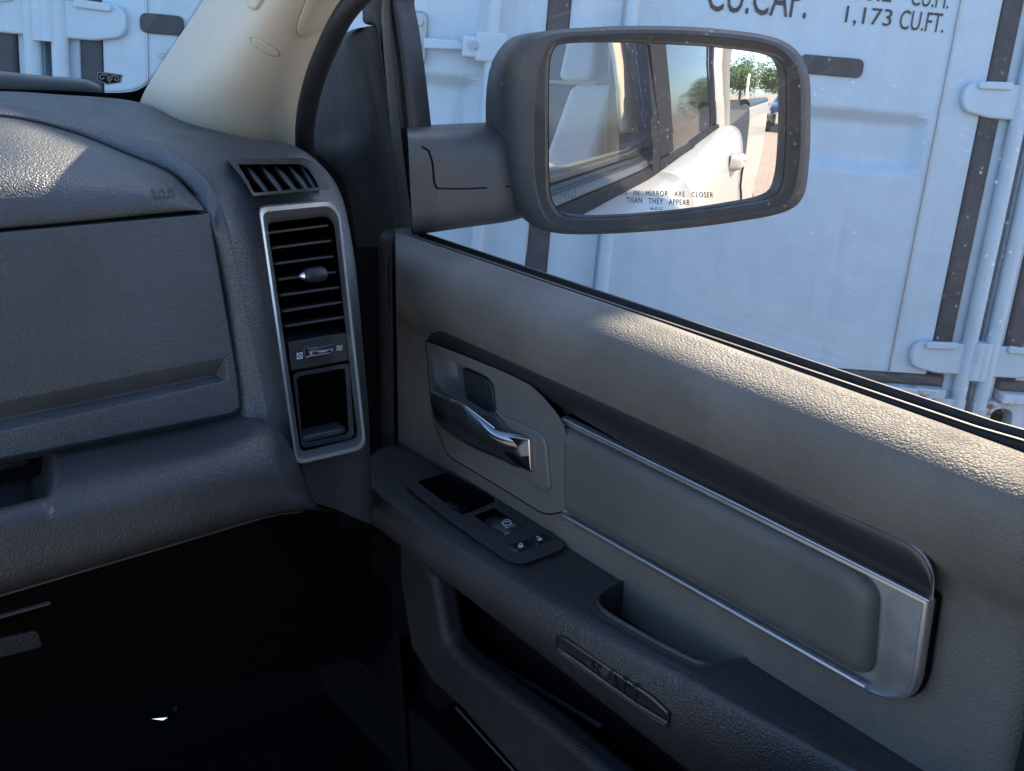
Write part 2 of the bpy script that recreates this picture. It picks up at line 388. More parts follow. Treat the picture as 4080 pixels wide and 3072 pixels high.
rA = [(0, 251, 1.042), (150, 284, 1.032), (276, 334, .992), (363, 372, .952), (412, 417, .92), (441, 452, 'F')]
rB = [(0, 300, .965), (130, 322, .955), (260, 357, .938), (345, 390, .922), (400, 424, .905), (442, 453, 'F')]
rC = [(0, 390, .898), (120, 395, .895), (250, 405, .891), (340, 420, .886), (400, 436, .884), (443, 454, 'F')]
rD = [(0, 489, 'F'), (120, 479, 'F'), (250, 468, 'F'), (340, 460, 'F'), (400, 456, 'F'), (444, 455, 'F')]
RW = [np.vstack([lefts(W(r[0])), [W(p) for p in r]]) for r in (rA, rB, rC, rD)]
rim = RW[-1]+np.array([0, .02, -.002])
airbag = loft('airbag_cover', RW+[rim], MT['dash'], dash, per=8, nr=6)
back = [r+np.array([0, .022, -.016]) for r in RW]; back = [np.vstack([q, q[-1]+np.array([.03, .03, -.01])]) for q in back]
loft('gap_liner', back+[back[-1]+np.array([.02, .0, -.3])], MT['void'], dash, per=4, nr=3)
# glove box with its V-shaped pull groove
def G(u, v, d=0): return face(u, v, d-.004)
A0, A1, Av, A3, A4 = [G(-420, y, d) for y, d in ((541, 0), (952, 0), (992, .013), (1029, 0), (1074, 0))]
B0, B1, Bv, B3, B4 = G(440, 463.4), G(488, 771), G(469, 810, .013), G(491, 823), G(500, 892)
C0, C1, C3, C4 = G(451, 462.4), G(503, 768), G(511, 820), G(517, 880)
K0, K1, K3, K4, K4b, J4 = G(457, 463, .012), G(511, 768, .012), G(520, 820, .012), G(527, 884, .012), G(512, 902, .012), G(-420, 1090, .012)
T0, TB, TC = G(-420, 538, .010), G(440, 460.6, .010), G(455, 459.5, .010)
gv = [A0, A1, Av, A3, A4, B0, B1, Bv, B3, B4, C0, C1, C3, C4, K0, K1, K3, K4, K4b, J4, T0, TB, TC]
gf = [(0, 5, 6, 1), (1, 6, 7, 2), (2, 7, 8, 3), (6, 8, 7), (3, 8, 9, 4), (5, 10, 11, 6), (6, 11, 12, 8), (8, 12, 13, 9), (10, 14, 15, 11), (11, 15, 16, 12), (12, 16, 17, 13), (13, 17, 18, 9), (9, 18, 19, 4), (0, 20, 21, 5), (5, 21, 22, 10), (10, 22, 14)]
n0 = len(gv); edge = [20, 21, 22, 14, 15, 16, 17, 18, 19]
gv += [gv[i]+np.array([0, .03, 0]) for i in edge]
gf += [(edge[i], edge[i+1], n0+i+1, n0+i) for i in range(len(edge)-1)]
glove = add('glove_box_door', gv, gf, MT['dash'], dash, smooth='auto', bevel=.0022, angle=50)
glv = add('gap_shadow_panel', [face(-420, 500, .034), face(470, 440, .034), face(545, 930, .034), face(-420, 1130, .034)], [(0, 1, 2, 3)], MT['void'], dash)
# knee bolster below, with the latch scoop at its left
cu_ = [-420, -330, -240, -160, -80, 0, 60, 92, 112, 130, 200, 320, 440]
ra, rs, rb, rc, rd, re = [], [], [], [], [], []
for u in cu_:
    sc_ = u <= 100
    a = ony(u, 1006-.2*u, .846); s_ = ony(u, 1045-.215*u, .808); b = ony(u, 1098-.25*u, .772)
    if sc_: s_ = a*.4+b*.6+np.array([0, .025, -.045]); a = a+np.array([0, .04, -.03])
    ra.append(a); rs.append(s_); rb.append(b)
    rc.append(ony(u, 1175-.25*u, .752)); rd.append(ony(u, 1281-.293*u, .768)); re.append(rd[-1]+np.array([0, .16, -.012]))
for (a, b, c, d) in [((545, 897, .840), (558, 957, .776), (570, 1036, .757), (580, 1111, .772)), ((604, 930, .832), (618, 980, .79), (640, 1052, .775), (650, 1101, .79)), ((645, 1008, .845), (672, 1035, .85), (690, 1078, .86), (690, 1100, .87)), ((700, 1016, .93), (720, 1040, .95), (735, 1080, .96), (735, 1105, .97))]:
    A, B, D = ony(*a), ony(*b), ony(*d); ra.append(A); rb.append(B); rs.append(A*.5+B*.5+np.array([0, -.004, .004])); rc.append(ony(*c)); rd.append(D); re.append(D+np.array([0, .16, -.012]))
r0 = [np.array(p)+np.array([0, .03, .012]) for p in ra]
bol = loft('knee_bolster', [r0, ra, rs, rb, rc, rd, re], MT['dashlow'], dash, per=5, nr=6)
low_edge = [p+np.array([0, -.0015, -.001]) for p in rd[:15]]
tube('lower_seam', low_edge, .0013, MT['rubbergrey'], dash, n=6, smoothn=40)
box('latch_lever', tuple(ony(-60, 1018, .86)-np.array([.05, 0, .006])), tuple(ony(62, 1000, .865)+np.array([0, .012, .006])), MT['blackgrain'], dash, bevel=.003)
# lower closing panel and its slot
lo = [ony(-420, 1410, .80), ony(560, 1130, .81), ony(800, 1140, .93), ony(800, 1420, 1.12), ony(300, 1480, 1.05), ony(-420, 1640, .95)]
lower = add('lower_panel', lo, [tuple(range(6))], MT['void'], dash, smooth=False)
tube('panel_slot_edge', [ony(-200, 1388, .79), ony(0, 1332, .79), ony(108, 1302, .79)], .0018, MT['rubbergrey'], dash, n=6)
prism('kick_label', rounded([ony(-120, 1408, .80), ony(80, 1362, .80), ony(92, 1392, .80), ony(86, 1400, .80), ony(-120, 1452, .80)], .004), (0, .004, 0), MT['blackgrain'], dash, bevel=.001)
# airbag lettering moulded into the cover
ca = caster(airbag)
lettering('moulded_lettering', 'SRS', quadmap((325, 419), (374, 417), (325, 409), lambda u, v: ca(u, v, .0008)), MT['print_black'], dash)
lettering('moulded_lettering', 'AIRBAG', quadmap((330, 431), (377, 429), (330, 422), lambda u, v: ca(u, v, .0008)), MT['print_black'], dash)
# ---- tall side vent with silver bezel
def loopF(poly, rad, d, n=200): return lin(np.array([face(u, v, d) for u, v in rounded(poly, rad, 12)]), n, True)
bo = [(557, 445), (714, 431), (737, 460), (793, 972), (638, 1008)]; bo_r = [16, 24, 30, 26, 20]
bi = [(577, 482), (707, 467), (722, 485), (772, 946), (649, 976)]; bi_r = [10, 12, 14, 16, 12]
bm_ = [(566, 458), (713, 444), (731, 466), (785, 962), (643, 995)]
vent = rings('vent_bezel', [loopF(bo, bo_r, .012), loopF(bo, bo_r, -.010), loopF([(b[0]+(c[0]-b[0])*.3, b[1]+(c[1]-b[1])*.3) for b, c in zip(bo, bm_)], bo_r, -.0155), loopF(bm_, bo_r, -.015), loopF([(b[0]*.4+c[0]*.6, b[1]*.4+c[1]*.6) for b, c in zip(bm_, bi)], bi_r, -.006), loopF(bi, bi_r, .004), loopF(bi, bi_r, .016)], MT['silver'], dash, smooth='auto', angle=40)
rings('vent_cavity', [loopF(bi, bi_r, .006)*1.0, loopF(bi, bi_r, .055)], MT['void'], dash, cap1=True, smooth=False)
for i, (a, b) in enumerate([((270, 405), (565, 368)), ((290, 480), (580, 443)), ((305, 557), (592, 520)), ((323, 635), (605, 597)), ((335, 712), (620, 672)), ((347, 790), (632, 745)), ((358, 865), (645, 818))]):
    p, q = c6(*a), c6(*b); t = np.array([0, 0, .0012])
    f0, f1 = face(*p, .004), face(*q, .004); k = np.array([0, .028, -.006])
    prism('louver', [f0-t, f1-t, f1+t, f0+t], k, MT['switchblack'], vent, bevel=.0006)
for k in range(7):                                # upright vanes behind the louvers
    s = (k+.7)/7.4; top = np.array(c6(268+s*290, 345-s*20)); bot = np.array(c6(365+s*280, 930-s*40))
    f0, f1 = face(*top, .044), face(*bot, .044)
    prism('vane', [f0+np.array([-.0008, 0, 0]), f0+np.array([.0008, 0, 0]), f1+np.array([.0008, 0, 0]), f1+np.array([-.0008, 0, 0])], (0, .01, 0), MT['void'], vent, bevel=0)
kn = [np.array(c6(x, y)) for x, y in ((424, 619), (436, 617), (446, 616), (470, 612), (520, 606), (545, 602), (556, 600))]
tube('vent_knob', [face(*p, -.006) for p in kn], [.002, .0035, .0052, .0072, .0075, .0066, .003], MT['blackplastic'], vent, n=14)
tube('knob_tip', [face(*c6(x, y), -.0075) for x, y in ((422, 620), (430, 618), (440, 617))], [.0012, .003, .0048], MT['chrome'], vent, n=12)
def Fp(x, y, d): return face(*c6(x, y), d)
prism('control_panel', [Fp(368, 943, .006), Fp(652, 893, .006), Fp(668, 1032, .006), Fp(384, 1085, .006)], (0, .04, 0), MT['blackplastic'], vent, bevel=.001)
rings('wheel_surround', [np.array([Fp(x, y, d) for x, y in rounded([(444-g, 966-g*.5), (585+g, 944-g*.5), (596+g, 1003+g*.6), (455-g, 1030+g*.6)], 18)]) for g, d in ((6, .006), (4, .0035), (-3, .0035), (-6, .007))], MT['switchblack'], vent)
cushion('thumb_wheel', [Fp(x, y, .006) for x, y in rounded([(453, 972), (580, 952), (586, 996), (460, 1020)], 10)], (0, -1, 0), .007, .005, MT['darkchrome'], vent)
for yy in (974, 1014): tube('wheel_edge', [Fp(460, yy+1, -.0015), Fp(580, yy-19, -.0015)], .0010, MT['chrome'], vent, n=6)
def strokes(name, lines, fn, w, m, parent, d=0):
    V, F = [], []
    for ln in lines:
        for (a, b) in zip(ln[:-1], ln[1:]):
            a, b = np.array(a, float), np.array(b, float); t = (b-a)/np.linalg.norm(b-a); nn = np.array([-t[1], t[0]])*w/2; a = a-t*w/3; b = b+t*w/3
            i = len(V); V += [fn(*(a+nn)), fn(*(b+nn)), fn(*(b-nn)), fn(*(a-nn))]; F.append((i, i+1, i+2, i+3))
    return add(name, V, F, m, parent, smooth=False)
fi = lambda x, y: Fp(x, y, .0045)
strokes('closed_vent_icon', [[(411, 997), (436, 992), (438, 1020), (413, 1025), (411, 997)], [(411, 997), (438, 1020)], [(436, 992), (413, 1025)]], fi, 3, MT['print_white'], vent)
strokes('open_vent_icon', [[(606, 962+d), (613, 959+d), (620, 963+d), (627, 960+d), (634, 957+d)] for d in (0, 9, 18)], fi, 3, MT['print_white'], vent)
fr_o = [(390, 1093), (668, 1044), (694, 1412), (435, 1465)]; fr_i = [(408, 1112), (648, 1068), (667, 1392), (440, 1438)]
rings('bin_frame', [np.array([Fp(x, y, d) for x, y in lin(np.array(rounded(q, 12)), 40, True)]) for q, d in ((fr_o, .012), (fr_o, .005), (fr_i, .005), (fr_i, .03))], MT['blackplastic'], vent, smooth='auto')
prism('bin_ledge', [Fp(438, 1408, .012), Fp(652, 1358, .012), Fp(655, 1392, .012), Fp(440, 1442, .012)], (0, .02, 0), MT['switchblack'], vent, bevel=.002)
# ---- side-window demister vent on the shoulder
q0, q1, q2 = face(*c6(195, 222), -.004), face(*c6(578, 192), .004), ony(*c6(65, 45), .965)
dn = nrm(np.cross(q1-q0, q2-q0)); dn = dn if dn[1] < 0 else -dn
def Q(x, y, d=0): return onp(*c6(x, y), q0-dn*d, dn)
dem = holed('demister_vent', [rounded([(65, 43), (455, 35), (520, 66), (579, 190), (195, 223), (138, 128)], [6, 40, 40, 8, 8, 20]), rounded([(120, 68), (425, 66), (470, 92), (522, 180), (200, 207), (160, 130)], [5, 20, 15, 6, 6, 12])], lambda a, b, h: Q(a, b, -.003+h), .014, MT['blackplastic'], dash, bevel=.0012)
add('demister_cavity', [Q(110, 60, .022), Q(440, 55, .022), Q(540, 190, .022), Q(190, 215, .022)], [(0, 1, 2, 3)], MT['void'], dem)
for (x0, x1, x2) in ((160, 185, 255), (233, 262, 330), (303, 332, 402), (370, 402, 465), (432, 455, 508)):
    rows = []
    for t in np.linspace(0, 1, 9):
        x = (1-t)**2*x0+2*t*(1-t)*(x1+18)+t*t*x2; y = 74+t*126; w = 17+10*math.sin(math.pi*t)*.6
        rows.append([Q(x-w, y+2, .013), Q(x-w*.4, y, .004), Q(x+w*.4, y, .003), Q(x+w, y-2, .010)])
    loft('demister_slat', rows, MT['switchblack'], dem, nr=1, per=3)

def proj(p): q = R.T @ np.array(p); return (q[0]/q[2]*FOC+2040)/S, (q[1]/q[2]*FOC+1536)/S
def inside(pt, poly):
    x, y = pt; r = False
    for (ax, ay), (bx_, by) in zip(poly, poly[1:]+poly[:1]):
        if (ay > y) != (by > y) and x < (bx_-ax)*(y-ay)/(by-ay)+ax: r = not r
    return r
def cut(o, poly):                                  # open the shell behind a vent
    bm = bmesh.new(); bm.from_mesh(o.data)
    bmesh.ops.delete(bm, geom=[f for f in bm.faces if inside(proj(f.calc_center_median()), poly)], context='FACES'); bm.to_mesh(o.data); bm.free()
cut(body, bm_); cut(body, [c6(x, y) for x, y in [(92, 55), (440, 50), (495, 80), (550, 185), (198, 215), (148, 130)]])

# ------------------------------------------------------------------ passenger door
door = thing('passenger_door', 'grey padded passenger door with chrome pull, silver trim and black armrest', 'door', (0.66, 0.62, -0.95))
prof = [(.634, -.272), (.624, -.2525), (.612, -.2480), (.598, -.2500), (.584, -.2535), (.5745, -.259), (.5695, -.2665), (.568, -.277), (.5695, -.292), (.574, -.308), (.581, -.323), (.589, -.335), (.597, -.345), (.603, -.357), (.606, -.385), (.606, -.45), (.607, -.50), (.608, -.56), (.609, -.64)]
rows = []
for t, ox in [(1.004, .030), (1.0, .010), (.992, .002), (.975, 0), (.95, 0)]+[(q, 0) for q in np.linspace(.88, .06, 10)]+[(.03, 0), (.014, .002), (.004, .009), (0, .022)]:
    row = []
    for x, z in prof:
        y = .232+(1.684*x-.232)*t; drop = .005*max(0, (.62-y))/.4*min(1, max(0, (z+.34)/.06)); row.append((x+ox*(1 if z > -.5 else .6), y, z-drop))
    rows.append(row)
pad = loft('upper_pad', rows, MT['doorpad'], door, per=5, nr=4)
# dark front edge of the panel with its rolled cap
ep = [(.602, 1.012), (.598, 1.030), (.607, 1.050), (.632, 1.066), (.660, 1.060)]
ec_ = np.array([.632, 1.040])
er = [[(x, y, z) for x, y in ep] for z in (-.62, -.50, -.40, -.30, -.268)]
for z, k in ((-.258, .94), (-.252, .78), (-.250, .45), (-.250, .1)): er.append([(*(ec_+(np.array(q)-ec_)*k), z) for q in ep])
loft('front_edge', er, MT['blackgrain'], door, n=16, nr=3)
tube('edge_bead', [ony(*c2(x, y), 1.02) for x, y in ((1275, 1560), (1200, 1572), (1120, 1605), (1085, 1650), (1070, 1760), (1075, 2000), (1100, 2600), (1110, 2650))], .0035, MT['blackgrain'], door, n=8, smoothn=50)
# dark rear edge of the door
loft('rear_edge', [[(x, y, z) for x, y in ((.612, .234), (.606, .222), (.612, .205), (.66, .2))] for z in (-.30, -.4, -.5, -.6, -.7)], MT['rubber'], door, n=10)
def D(u, v, x): return onx(u, v, x)
# long dark trim strip
top = [(925, 738), (926, 727), (940, 717), (975, 722), (1200, 818), (1500, 953), (1800, 1098), (1940, 1160), (1985, 1188), (2008, 1222), (2015, 1255), (2012, 1297)]
bot = [(925, 741), (930, 743), (948, 750), (990, 768), (1195, 870), (1485, 1036), (1760, 1172), (1900, 1243), (1950, 1268), (1980, 1283), (2000, 1293), (2010, 1299)]
rws = []
for t, dx in ((0, .012), (0.0, .0), (.05, -.0035), (.3, -.0055), (.6, -.0045), (.85, -.0015), (1, .001), (1, .012)):
    rws.append([D(a[0]*(1-t)+b[0]*t, a[1]*(1-t)+b[1]*t, .5855+.004*t+dx) for a, b in zip(top, bot)])
loft('dark_trim_strip', rws, MT['gloss'], door, per=6, nr=3)
tube('strip_highlight_edge', [D(u, v-1.0, .5835) for u, v in top[1:]], .0011, MT['silver'], door, n=6, smoothn=90)
# silver frame plate and padded insert
sil = [(1212, 900), (2011, 1296), (1984, 1478), (1965, 1512), (1905, 1512), (1216, 1122)]
sp_ = np.array([D(u, v, .590) for u, v in sil]); srad = [.002, .003, .012, .014, .018, .002]
def slp(q, up): return np.array(rounded(list(inset(sp_, q)), [max(x-q, .0004) for x in srad], 8))+np.array([-up, 0, 0])
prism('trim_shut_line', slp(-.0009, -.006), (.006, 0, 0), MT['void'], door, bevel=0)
rings('silver_trim', [slp(0, -.012), slp(0, 0), slp(.0012, .0022), slp(.0034, .0026), slp(.0062, -.0012)], MT['silver'], door, cap1=True, smooth='auto', angle=40)
ins = [(1222, 922), (1850, 1229), (1899, 1276), (1886, 1468), (1224, 1099)]
padded('padded_insert', [D(u, v, .5885) for u, v in ins], [.003, .02, .022, .016, .003], (-1, 0, 0), .0095, .014, MT['insert'], door, seg=8, skirt=.006)
lw = [(1218, 1112), (1870, 1482)]
tube('lower_bright_edge', [D(u, v+2, .5855) for u, v in lw], .0023, MT['silver'], door, n=8)
tube('upper_bright_edge', [D(u, v, .585) for u, v in ((1216, 905), (1600, 1093), (2008, 1299))], .0011, MT['silver'], door, n=8)
# pull-handle plate with its cup
X0 = .581
hb = rounded([(376, 243), (430, 262), (620, 335), (850, 430), (1010, 508), (1100, 598), (1175, 690), (1216, 772), (1237, 1235), (1200, 1268), (1090, 1287), (830, 1125), (505, 930), (425, 740), (400, 560)], [6, 10, 10, 10, 40, 30, 30, 40, 30, 30, 60, 20, 40, 30, 20], 5)
cupo = rounded([(410, 312), (600, 388), (740, 452), (785, 500), (806, 700), (700, 690), (480, 548), (428, 470)], [20, 10, 30, 30, 20, 20, 30, 30], 5)
plate_ = holed('handle_plate', [hb, cupo], lambda a, b, h: D(*c7(a, b), X0+h), .013, MT['handlegrey'], door, bevel=.003)
hq = inset(np.array([D(*c7(a, b), X0+.0125) for a, b in hb]), -.0016)
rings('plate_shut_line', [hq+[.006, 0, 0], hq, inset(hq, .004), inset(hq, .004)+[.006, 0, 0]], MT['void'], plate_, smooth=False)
cl = np.array([D(*c7(a, b), X0) for a, b in cupo]); cc = cl.mean(0)
rings('finger_cup', [cl, inset(cl, .003)+[.012, 0, 0], cc+(cl-cc)*.82+[.026, 0, -.002], cc+(cl-cc)*.45+[.032, 0, -.003]], MT['handlegrey'], plate_, cap1=True, smooth=True)
inner = rounded([(800, 645), (850, 690), (980, 740), (1085, 800), (1115, 860), (1137, 1130), (1100, 1150), (850, 1000)], [20, 40, 60, 40, 30, 24, 30, 40], 5)
cushion('raised_plinth', [D(*c7(a, b), X0) for a, b in inner], (-1, 0, 0), .0035, .003, MT['handlegrey'], plate_, skirt=.001)
wd = rounded([(600, 400), (740, 458), (782, 502), (802, 640), (815, 745), (640, 680)], [8, 30, 30, 10, 6, 6], 4)
padded('cup_flap', [D(*c7(a, b), X0+.012) for a, b in [(600, 400), (740, 458), (784, 502), (804, 640), (815, 745), (640, 680)]], [.003, .008, .008, .003, .002, .002], (-1, 0, 0), .003, .003, MT['blackgrain'], plate_, skirt=.002)
pull_t = [(405, 546, .562), (500, 585, .557), (600, 628, .556), (700, 700, .560), (790, 768, .566), (900, 792, .574), (1010, 815, .582)]
pull_b = [(408, 655, .566), (440, 735, .561), (560, 828, .560), (690, 900, .564), (830, 962, .571), (920, 1008, .577), (1022, 1044, .584)]
pr = []
for w, dx, dz in ((0, .016, 0), (0, .0, 0), (.10, -.0045, 0), (.45, -.007, 0), (.8, -.004, 0), (1, .002, 0), (1, .016, 0)):
    pr.append([D(*c7(a[0]*(1-w)+b[0]*w, a[1]*(1-w)+b[1]*w), a[2]*(1-w)+b[2]*w+dx) for a, b in zip(pull_t, pull_b)])
pull = loft('pull_lever', pr, MT['darkchrome'], door, per=6, nr=4)
tube('lever_bright_edge', [D(*c7(x, y), d-.001) for x, y, d in pull_t[:5]], .0013, MT['chrome'], pull, n=8, smoothn=24)
padded('lever_end_face', [D(*c7(a, b), .5645+(a-795)*.00005) for a, b in [(800, 790), (1006, 832), (1020, 1034), (940, 1000), (806, 880)]], [.002, .002, .002, .01, .008], (-1, -.2, 0), .002, .002, MT['chrome'], pull)
strokes('lever_scoop', [[(425, 668), (470, 700), (530, 722), (590, 738)], [(590, 738), (580, 690), (560, 668)]], lambda x, y: D(*c7(x, y), .5515), 7, MT['chrome'], pull)

# ---- armrest
def xin(y): return float(np.interp(y, [.2, .37, .48, .55, .67, .81, .93, .965, .99, 1.012, 1.025], [.575, .552, .538, .526, .514, .502, .506, .518, .540, .575, .612]))
def xout(y): return float(np.interp(y, [.2, .452, .470, .50, .575, .598, .606, 1.03], [.612, .612, .575, .566, .560, .566, .612, .612]))
arows = []
for y in [1.027, 1.020, 1.010, .995, .975, .95, .9, .85, .8, .75, .7, .65, .612, .606, .600, .590, .57, .54, .51, .49, .472, .460, .450, .42, .38, .33, .28, .24, .2, .1]:
    xi, xo = xin(y), xout(y); e = min(1, max(0, (1.03-y)/.05)); zt = -.5055-.006*(1-e)**2
    w = min(.016, (xo-xi)*.45); zb = -.557+.02*(1-e)-1.15*(max(xi, .502)-.502)*e; H = (zt-zb)/.0515
    arows.append([(xo, y, -.60), (xo, y, zt-.006), (xo-w*.35, y, zt), (xi+w+(xo-xi-w)*.5, y, zt), (xi+w, y, zt), (xi+w*.35, y, zt-.006), (xi, y, zt-.020*H), (xi+.004, y, zt-.036*H), (xi+.016, y, zb+.002), (xi+.03, y, zb-.004), (.60, y, zb-.006)])
arm = loft('armrest', arows, MT['armrest'], door, per=9, nr=4)
carm = caster(arm)
cupm = [(.612, .600, -.52), (.612, .46, -.52), (.562, .49, -.52), (.562, .59, -.52)]
add('pull_cup', [(.614, .61, -.49), (.614, .44, -.49), (.614, .44, -.575), (.614, .61, -.575), (.575, .44, -.575), (.575, .61, -.575)], [(0, 1, 2, 3), (2, 4, 5, 3)], MT['blackgrain'], door, smooth=False)
ZS = -.5035
def Zp(x, y, z=ZS): return onz(*c7(x, y), z)
sw_o = rounded([(247, 1110), (330, 1068), (512, 1022), (870, 1222), (1130, 1380), (1218, 1470), (1190, 1503), (960, 1588), (870, 1568), (620, 1400), (430, 1260)], [14, 20, 24, 20, 30, 20, 16, 60, 30, 20, 20], 5)
ho1 = rounded([(320, 1088), (505, 1032), (812, 1200), (630, 1280), (585, 1288)], [8, 20, 10, 14, 14], 4)
ho2 = rounded([(665, 1296), (785, 1247), (970, 1368), (850, 1416)], 8, 4)
cut(arm, [c7(640+(a-640)*.93, 1300+(b-1300)*.93) for a, b in sw_o])
swp = holed('switch_panel', [sw_o, ho1, ho2], lambda a, b, h: Zp(a, b, ZS+.0035-h), .012, MT['switchblack'], door, bevel=.0014)
h1 = np.array([Zp(a, b, ZS+.002) for a, b in ho1]); hc = h1.mean(0)
rings('coin_tray', [h1, h1+[0, 0, -.02], hc+(h1-hc)*.85+[0, 0, -.033]], MT['void'], swp, cap1=True, smooth='auto')
cushion('tray_step', [Zp(a, b, ZS-.02) for a, b in rounded([(480, 1235), (520, 1205), (640, 1262), (590, 1290)], 6)], (0, 0, 1), .004, .003, MT['blackplastic'], swp)
h2 = np.array([Zp(a, b, ZS+.002) for a, b in ho2]); hc = h2.mean(0)
rings('switch_well', [h2, h2+[0, 0, -.014]], MT['void'], swp, cap1=True, smooth='auto')
def sw(a, b):   # rocker top: dips at its front, rises to the rear
    t = ((a-665)*.86+(b-1296)*.5)/262
    return Zp(a, b, ZS-.0085+.013*max(0, min(1, (t-.3)/.35)) if t < .65 else ZS+.0045-.003*(t-.65))
rk = []
for t in np.linspace(0, 1, 15):
    p0, p1 = np.array((672, 1297))*(1-t)+np.array((850, 1411))*t, np.array((786, 1252))*(1-t)+np.array((964, 1367))*t
    zz = ZS-.010+.0145*(1/(1+math.exp(-(t-.36)*16)))-.004*max(0, t-.6)
    rk.append([Zp(*p0, zz-.008), Zp(*p0, zz), Zp(*(p0*.5+p1*.5), zz+.0006), Zp(*p1, zz), Zp(*p1, zz-.008)])
rk.append([q-np.array([0, 0, .014]) for q in rk[-1]])
rock = loft('window_switch', rk, MT['switchblack'], swp)
cs = caster(rock)
ico = lambda x, y: cs(*c7(x, y), .0006)
strokes('window_icon', [[(833, 1345), (840, 1332), (856, 1323), (872, 1322), (882, 1328), (892, 1345), (850, 1358), (833, 1345)], [(838, 1338), (885, 1332)]], ico, 5, MT['print_white'], swp)
lettering('auto_lettering', 'AUTO', quadmap(c7(851, 1378), c7(914, 1361), c7(848, 1364), lambda u, v: cs(u, v, .0006)), MT['print_white'], swp)
for nm, q in (('lock_button', [(852, 1490), (988, 1446), (1030, 1480), (930, 1524)]), ('unlock_button', [(992, 1440), (1080, 1408), (1142, 1440), (1046, 1482)])):
    bq = cushion(nm, [Zp(a, b, ZS+.003) for a, b in rounded(q, 10, 4)], (0, 0, 1), .003, .0025, MT['blackplastic'], swp, skirt=.002)
    cb = caster(bq); cx, cy = np.mean(q, axis=0); cx -= 4; cy -= 8; bi_ = lambda x, y: cb(*c7(x, y), .0005)
    if nm[0] == 'l': sh = [[(cx-12, cy+4), (cx-10, cy-6), (cx, cy-12), (cx+10, cy-8), (cx+12, cy)]]
    else: sh = [[(cx-20, cy-6), (cx-14, cy-13), (cx-4, cy-10), (cx, cy-2)]]
    strokes('padlock_icon', sh+[[(cx-12, cy+6), (cx+14, cy)], [(cx-10, cy+12), (cx+13, cy+7)]], bi_, 6, MT['print_white'], swp)
# emblem plate let into the armrest's side
def arm_at(x, y, l=.002): return carm(*c9(x, y), l)
eo = rounded([(963, 818), (1015, 828), (1560, 1195), (1672, 1300), (1660, 1392), (1600, 1362), (1010, 955), (965, 900)], [20, 20, 40, 30, 20, 40, 40, 20], 5)
ev = np.array([arm_at(a, b, .0008) for a, b in eo]); ec = ev.mean(0); en = nrm(np.linalg.svd(ev-ec)[2][2]); en = en if en @ ec < 0 else -en
ev = ev-np.outer((ev-ec) @ en, en)*.7
emb = rings('emblem_plate', [ev-en*.004, ev+en*.0022, inset(ev, .0016)+en*.003, inset(ev, .003)+en*.001], MT['gloss'], door, cap1=True, smooth='auto')
def em(x, y, l): return onp(*c9(x, y), ec+en*l, en)
lettering('emblem_lettering', 'RAM', quadmap(c9(1165, 1062), c9(1450, 1228), c9(1175, 962), lambda u, v: onp(u, v, ec+en*.0028, en)), MT['darkchrome'], emb, space=1.15)
strokes('emblem_bright_line', [[(1005, 935), (1080, 985), (1250, 1110), (1450, 1250), (1640, 1365)]], lambda x, y: em(x, y, .0034), 14, MT['silver'], emb)
# ---- map pocket
XP = .532
def E_(u, v, x=XP): return D(u, v, x)
pk = [E_(858, 1165), E_(880, 1180), E_(915, 1218), E_(938, 1250), E_(962, 1388), E_(1000, 1428), E_(1170, 1556), E_(1295, 1660)]
end_in = np.array([XP, .1, -.645]); end_out = np.array([XP, .1, -.74])
po = [E_(1110, 1666), E_(1000, 1540), E_(930, 1475), E_(884, 1400), E_(860, 1250)]
outl = pk+[end_in, end_out]+po
prism('lower_door_panel', outl, (.03, 0, 0), MT['blackgrain'], door, bevel=.009, seg=4)
box('inner_shell', (.615, .2, -1.0), (.64, 1.05, -.30), MT['void'], door)
box('pocket_back', (.596, .1, -.80), (.606, .86, -.54), MT['void'], door)
box('pocket_floor', (.54, .1, -.80), (.606, .86, -.79), MT['void'], door)
tube('pocket_inner_ledge', [onx(990, 1388, .585), onx(1150, 1480, .585), onx(1300, 1570, .585)], .003, MT['rubbergrey'], door, n=8)
tube('panel_lower_seam', [E_(985, 1528, .530), E_(1050, 1600, .530), E_(1112, 1668, .530), np.array([.53, .4, -.73])], .0012, MT['rubbergrey'], door, n=6)
box('pocket_clip', tuple(onx(1242, 1592, .57)), tuple(onx(1242, 1592, .57)+np.array([.01, .018, .004])), MT['rubbergrey'], door, bevel=.001)
# ---- window sill seals, glass, front channel and mirror sail on the door
def along(name, prof_, m, y0=1.03, y1=.15, parent=door, **k):
    return loft(name, [[(x, y, z+.06*min(1, max(0, (.3-y)/1.1))) for x, z in prof_] for y in np.linspace(y0, y1, 12)], m, parent, **k)
along('inner_sill_seal', [(.622, -.262), (.622, -.2515), (.6245, -.2495), (.628, -.251), (.631, -.256), (.640, -.2575), (.6475, -.256), (.6485, -.2525), (.6505, -.2525), (.652, -.262)], MT['rubber'], smooth='auto')
along('seal_lip', [(.6225, -.2492), (.6236, -.2484), (.6247, -.2492), (.6240, -.252)], MT['tan'])  # tan put into both lips for the sunlit edges of the black seal
along('seal_lip', [(.6478, -.2515), (.6486, -.2508), (.6496, -.2514), (.6490, -.253)], MT['tan'])
along('outer_sill_seal', [(.664, -.275), (.664, -.2625), (.668, -.2615), (.672, -.268), (.680, -.269), (.681, -.276)], MT['rubber'], smooth='auto')
along('outer_sill_strip', [(.681, -.290), (.681, -.2735), (.687, -.2738), (.692, -.279), (.694, -.290)], MT['rubbergrey'], smooth='auto')
def gx(z): return .658-.10*max(0, z+.26)
gz = np.linspace(-.27, .36, 12)
gl_rows = []
for z in gz:
    yf = 1.02-.0*z-.62*max(0, z+.26)**1.15
    gl_rows.append([(gx(z), y, z) for y in np.linspace(yf, .2, 14)])
loft('window_glass', gl_rows, MT['glass'], door)
